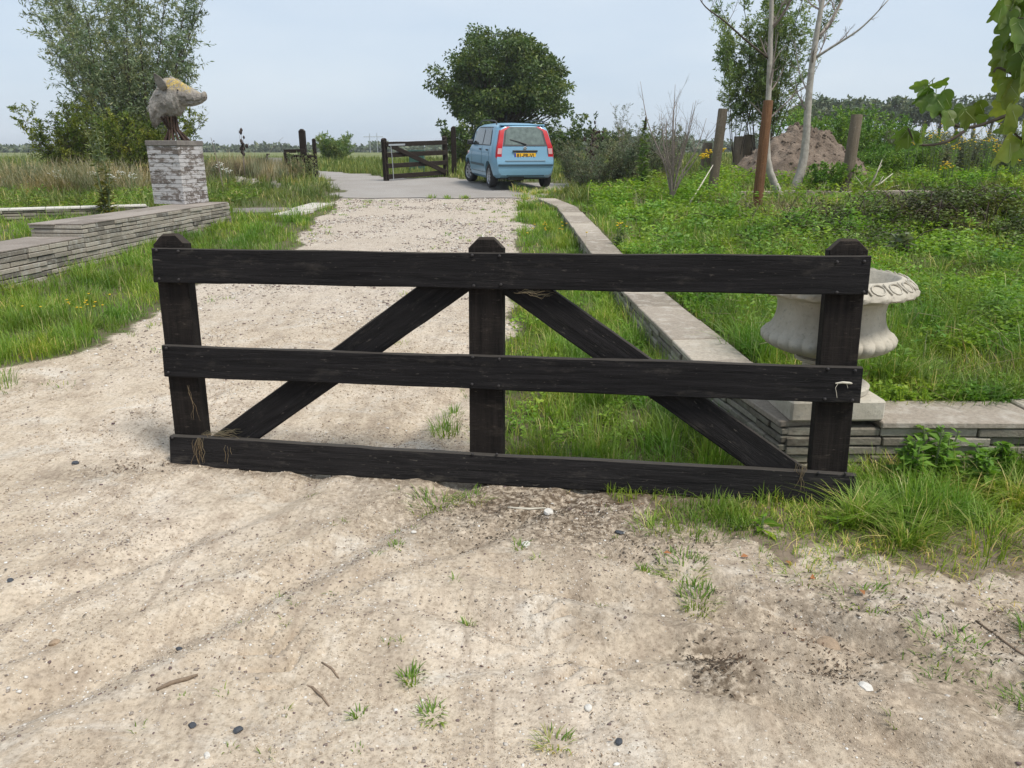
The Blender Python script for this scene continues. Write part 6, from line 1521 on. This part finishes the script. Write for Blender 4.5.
# ------------------------------------------------------------------ fig tree, trunk just outside the frame
FB = Vector((3.75, 4.9, .28)); FT = empty('fig_tree', FB, 0, 'fig tree reaching in from the right with drooping lobed leaves', 'tree')
FY = 4.3
def Fp(px__, py__, y__=FY): return Vector(V3(px__, py__, y__))
mb = MB()
main = [FB, FB+Vector((.02, -.05, .6)), FB+Vector((-.05, -.1, 1.2)), FB+Vector((-.1, -.15, 1.9)), FB+Vector((-.05, -.2, 2.6)), FB+Vector((0, -.2, 3.2))]
mb.tube([p-FB for p in main], [.07, .065, .055, .045, .03, .012], 10)
brs = [
 [main[2], Fp(1060, 100), Fp(1030, 108), Fp(1002, 117), Fp(985, 124), Fp(966, 130), Fp(945, 122), Fp(935, 108), Fp(930, 92), Fp(929, 85)],
 [Fp(966, 130), Fp(950, 141), Fp(934, 145), Fp(920, 145), Fp(912, 138), Fp(908, 128)],
 [Fp(966, 130), Fp(966, 120), Fp(964, 108)],
 [main[2]-Vector((0, 0, .1)), Fp(1075, 170), Fp(1040, 148), Fp(1022, 140), Fp(1013, 132)],
 [main[3], Fp(1080, 60), Fp(1040, 60), Fp(1022, 78), Fp(1008, 72), Fp(997, 66), Fp(994, 72)],
 [main[3], Fp(1070, 20), Fp(1040, 15), Fp(1018, 20), Fp(1010, 10)],
 [main[3], Fp(1060, -10), Fp(1030, -20), Fp(1010, -30)],
 [main[4], main[4]+Vector((.3, .2, .5)), main[4]+Vector((.5, .3, .9))], [main[3], main[3]+Vector((.5, .1, .3)), main[3]+Vector((.9, .1, .5))], [main[2], main[2]+Vector((.3, -.5, .3)), main[2]+Vector((.4, -.8, .6))]]
for i, b in enumerate(brs):
    # resample for a smooth branch
    P_ = np.array([tuple(p-FB) for p in b]); t0 = np.linspace(0, 1, len(P_)); tt = np.linspace(0, 1, 16); Q = np.stack([np.interp(tt, t0, P_[:, j]) for j in range(3)], 1)
    Q[1:-1] = (Q[:-2]+2*Q[1:-1]+Q[2:])/4
    r0 = .013 if i in (0, 4, 5, 3) else .009
    mb.tube([Vector(q) for q in Q], list(np.linspace(r0, .0045, 16)), 7)
mb.build('branches', M['figbark'], FT, smooth=True)
def figleaf(P, D, Nrm, s, fb, rv__, sd_):
    """lobed leaf: outline fan with midrib fold; P stalk end, D pointing to the tip"""
    g_ = random.Random(sd_); D = D.normalized(); S = D.cross(Nrm).normalized(); Nn_ = S.cross(D)
    out_ = [(0, .0), (.20, -.06), (.40, .05), (.46, .25), (.34, .33), (.30, .38), (.42, .55), (.38, .72), (.24, .68), (.17, .66), (.16, .85), (.0, 1.0)]
    pts_ = [(x_*g_.uniform(.9, 1.1), y_) for x_, y_ in out_]; full = pts_ + [(-x_*g_.uniform(.9, 1.1), y_) for x_, y_ in out_[1:-1]][::-1]
    mids = [(0, .15), (0, .42), (0, .7)]
    bend = g_.uniform(.15, .55); fold = g_.uniform(.15, .5)
    def W3(x_, y_): return P + S*(x_*s*.86*(1-.25*fold)) + D*(y_*s*(1-.15*bend*y_)) + Nn_*(abs(x_)*s*fold - bend*.35*s*y_*y_ + .03*s*math.sin(x_*9+y_*7))
    V = [W3(*q) for q in full] + [W3(*q) for q in mids]; n = len(full); F = []
    m0, m1, m2 = n, n+1, n+2
    seq = list(range(n))
    def near(i):
        y_ = full[i][1]; return m0 if y_ < .30 else (m1 if y_ < .60 else m2)
    for i in range(n):
        j = (i+1) % n; a, b = near(i), near(j)
        F.append((i, j, b)); 
        if a != b: F.append((i, b, a))
    fb.add(V, F, rv__)
    for tx_, ty_ in ((0, .97), (.36, .62), (-.36, .62), (.38, .26), (-.38, .26)):
        y0_ = .06 if abs(ty_-.26) < .1 or ty_ > .9 else .12
        vb.tube([W3(tx_*t_, y0_+(ty_-y0_)*t_) + Nn_*q_ for t_, q_ in ((0, .0008), (.5, .0008), (1, .0004))], [.0016*s/.15, .0011*s/.15, .0004], 4, False)
fb = MB(); pb = MB(); vb = MB(); k = 0
LV = [  # stalk base px,py, leaf size, tip direction (x,z), 
 (930, 88, .155, (-.5, -.75)), (932, 86, .13, (.25, .15)), (936, 95, .17, (-.15, -1)), (944, 90, .19, (.05, -1)), (948, 110, .165, (-.2, -1)), (964, 108, .15, (-.7, -.6)), (965, 108, .17, (.35, -.85)), (972, 112, .15, (.9, -.7)), (980, 100, .15, (.3, -1)),
 (928, 84, .12, (-.9, -.2)), (910, 130, .17, (-.35, -1)), (908, 130, .13, (-.9, -.5)), (922, 126, .155, (.2, -1)), (912, 132, .14, (.3, -1)), (955, 132, .12, (.1, -1)), (927, 92, .16, (-.25, -1)),
 (1004, 76, .18, (.2, -1)), (1008, 78, .22, (.1, -1)), (1018, 80, .2, (-.1, -1)), (1003, 60, .16, (-.2, -1)), (1006, 98, .2, (.1, -1)), (1012, 105, .2, (-.2, -1)), (1012, 136, .24, (-.4, -1)), (1015, 138, .2, (.2, -1)), (1022, 120, .2, (.2, -1)), (1015, 132, .15, (-.8, .1)),
 (1010, 12, .2, (-.2, -1)), (1012, 5, .2, (-.6, -1)), (1018, 20, .22, (-.1, -1)), (1022, 28, .22, (.1, -1)), (1014, 40, .2, (-.3, -1)), (1020, 48, .2, (.1, -1)), (1010, -8, .2, (-.7, -.6)), (1020, -4, .2, (0, -1)), (1025, 60, .2, (.2, -1)), (1004, 52, .15, (-.5, -.8)), (1003, 4, .15, (-.6, -.9)),
 (1040, 20, .2, (0, -1)), (1045, 70, .2, (.2, -1)), (1050, 110, .2, (.2, -1)), (1045, 150, .2, (-.2, -1)), (1060, 40, .2, (.2, -1)), (1035, -20, .2, (0, -1)), (1065, 90, .2, (.3, -1)), (1050, -30, .2, (.2, -1))]
for (a, b, s, (dx, dz)) in LV:
    k += 1; gg = random.Random(k*7); P0 = Fp(a, b, FY+gg.uniform(-.08, .08))-FB; D = Vector((dx+gg.gauss(0, .1), gg.gauss(0, .35), dz)); Nrm = Vector((gg.gauss(0, .55), -1, gg.uniform(.0, .9)))
    st0 = P0 + Vector((gg.gauss(0, .01), gg.gauss(0, .02), .03)); pb.tube([st0, P0], [.0025, .002], 4)
    figleaf(P0, D, Nrm, s*.83, fb, gg.random(), k)
for j in range(46):
    gg = random.Random(500+j); b = brs[rnd.choice([6, 7, 8, 9, 5])]; P0 = b[-1].lerp(b[-2], gg.random()) - FB + Vector((abs(gg.gauss(0, .12)), gg.gauss(0, .12), gg.gauss(0, .12)))
    figleaf(P0, Vector((gg.gauss(0, .4), gg.gauss(0, .4), -1)), Vector((gg.gauss(0, .6), -1, .4)), gg.uniform(.14, .22), fb, gg.random(), 900+j)
lo_ = fb.build('leaves', M['fig'], FT, smooth=True); sm_mod = lo_.modifiers.new('s', 'SUBSURF'); sm_mod.levels = 1; sm_mod.render_levels = 1; vb.build('leaf_veins', M['palevein'], FT, smooth=True); pb.build('leaf_stalks', M['greenstem'], FT)

# ------------------------------------------------------------------ stones and sticks in the foreground
def stone(x_, y_, s, mat, label, flat=.6):
    g_ = random.Random(int(x_*1000+y_*77)); bm = bmesh.new(); bmesh.ops.create_icosphere(bm, subdivisions=2, radius=1)
    ax = [Vector((g_.gauss(0, 1), g_.gauss(0, 1), g_.gauss(0, 1))).normalized() for _ in range(7)]; cut = [g_.uniform(.62, .9) for _ in ax]
    for v in bm.verts:
        for a, c in zip(ax, cut):
            d = v.co.dot(a)
            if d > c: v.co -= a*(d-c)
        v.co = Vector((v.co.x*s*g_.uniform(.97, 1.03)*1.15, v.co.y*s*.9, v.co.z*s*flat))
    me = bpy.data.meshes.new('stone'); bm.to_mesh(me); bm.free()
    o = link('stone', me, M[mat], None, (x_, y_, zt_(x_, y_)+s*flat*.4), (0, 0, g_.uniform(0, 3))); autosmooth(o, 30); tag(o, label, 'stone', 'loose stones on the sand')
stone(.17, 3.20, .026, 'palestone', 'grey pale stone right under the bottom rail of the gate', .8)
stone(-2.33, 3.75, .022, 'darkstone', 'dark stone in the sand left of the gate foot')
stone(-.79, 1.80, .015, 'darkstone', 'black oval stone in the left foreground')
stone(-.84, 1.70, .012, 'palestone', 'white pebble just below the black oval stone')
stone(-1.93, 2.57, .014, 'darkstone', 'black pebble near the left edge of the picture')
stone(-.93, 1.82, .013, 'darkstone', 'grey black pebble left of the black oval stone')
stone(1.09, 2.24, .045, 'tanstone', 'rounded brown stone half buried in the lower right soil', .45)
stone(1.10, 1.98, .022, 'palestone', 'pale flat stone below the rounded brown one', .5)
stone(.23, 1.90, .014, 'palestone', 'white pebble in the bottom centre sand')
stone(.06, 2.88, .022, 'palestone', 'chalky white crumb beside the tiny green sprig', .3)
stone(-.43, 2.98, .013, 'palestone', 'white pebble in the sand below the left brace')
stone(-1.14, 2.22, .012, 'darkstone', 'blackish pebble left of the tyre marks')
stone(.30, 1.74, .013, 'darkstone', 'dark pebble at the bottom right of the centre')
stone(.47, 3.0, .02, 'darkstone', 'dark crumbly stone by the sprawling tuft', .4)
stone(-1.55, 2.2, .018, 'tanstone', 'tan stone at the left edge above the corner')
def stick(pts, r_, label, mat='stick'):
    P0 = Vector((pts[0][0], pts[0][1], zt_(*pts[0]))); mb = MB(); mb.tube([Vector((a, b, zt_(a, b)+r_*.7))-P0 for a, b in pts], [r_*.7]+[r_]*(len(pts)-2)+[r_*.6], 7)
    o = mb.build('stick', M[mat], loc=P0, smooth=True); tag(o, label, 'stick', 'sticks lying on the ground')
stick([(-1.10, 1.97), (-1.07, 2.0), (-1.03, 2.02), (-1.0, 2.04)], .007, 'short brown stick lying in the left foreground sand')
stick([(-.66, 2.0), (-.62, 1.98), (-.58, 1.94), (-.55, 1.90)], .004, 'thin curved stick beside the tyre marks, lower one')
stick([(-.62, 2.10), (-.58, 2.07), (-.55, 2.03)], .004, 'thin curved stick beside the tyre marks, upper one')
stick([(.96, 3.02), (1.0, 3.04), (1.06, 3.05), (1.10, 3.06)], .005, 'pale splinter of wood before the right end of the gate', 'palestick')
stick([(1.66, 2.35), (1.70, 2.2), (1.73, 2.1)], .004, 'thin dark stick in the soil at the right edge')
stick([(-.02, 3.22), (.08, 3.24), (.16, 3.27)], .006, 'grey splinter under the bottom rail near the pale stone', 'palestick')
for k, (xx_, yy_) in enumerate(((.94, 2.78), (1.12, 2.70), (1.18, 2.62), (.62, 2.78), (1.3, 2.45))):
    V, Fs, m = leaves(np.array([[0, 0, .004]]), np.array([[math.cos(k*2), math.sin(k*2), .12]]), np.array([.035]), np.array([.022]), .3, np.array([0, 0, 1.]))
    o = fol('fallen_leaf', [(V, Fs, m, np.array([1.0]))], M['rustpost'] if False else M['deadleaf'] if 'deadleaf' in M else M.setdefault('deadleaf', leafmat('orange_dead_leaf', [(0, (.35, .13, .05)), (1, (.42, .17, .07))], .7, .2)), None, (xx_, yy_, zt_(xx_, yy_)+.004))
    tag(o, ['reddish dead leaf in front of the long grass, leftmost of three', 'reddish dead leaf in front of the long grass, middle of three', 'reddish dead leaf in front of the long grass, rightmost of three', 'reddish dead leaf beside the sprawling tuft', 'orange dead leaf on the dark soil at lower right'][k], 'leaf', 'dead leaves on the soil')
# far crack across the road
mb = MB(); rr = random.Random(2); pts_ = [(-4.0+i*.25, 17.25+.03*math.sin(i)+rr.uniform(-.02, .02)) for i in range(20)]
mb.tube([Vector((a, b, zt_(a, b)+.004)) for a, b in pts_], .012, 4); o = mb.build('cable', M['rubber']); tag(o, 'dark thin cable lying across the far end of the track', 'cable')

for o in COL.objects:
    if o.parent is None and 'label' in o.keys() and 'kind' not in o.keys(): o['kind'] = 'thing'

# ------------------------------------------------------------------ haze
hm = bpy.data.materials.new('haze'); hm.use_nodes = True; hn_ = hm.node_tree; hn_.nodes.clear()
ho = hn_.nodes.new('ShaderNodeOutputMaterial'); pv = hn_.nodes.new('ShaderNodeVolumePrincipled'); pv.inputs['Color'].default_value = (.95, .97, 1, 1); pv.inputs['Density'].default_value = .0005; pv.inputs['Anisotropy'].default_value = .2
hn_.links.new(pv.outputs[0], ho.inputs['Volume'])
mb = MB(); mb.box((0, 1480, 7), (5200, 3100, 18)); o = mb.build('haze', hm); tag(o, kind='stuff')
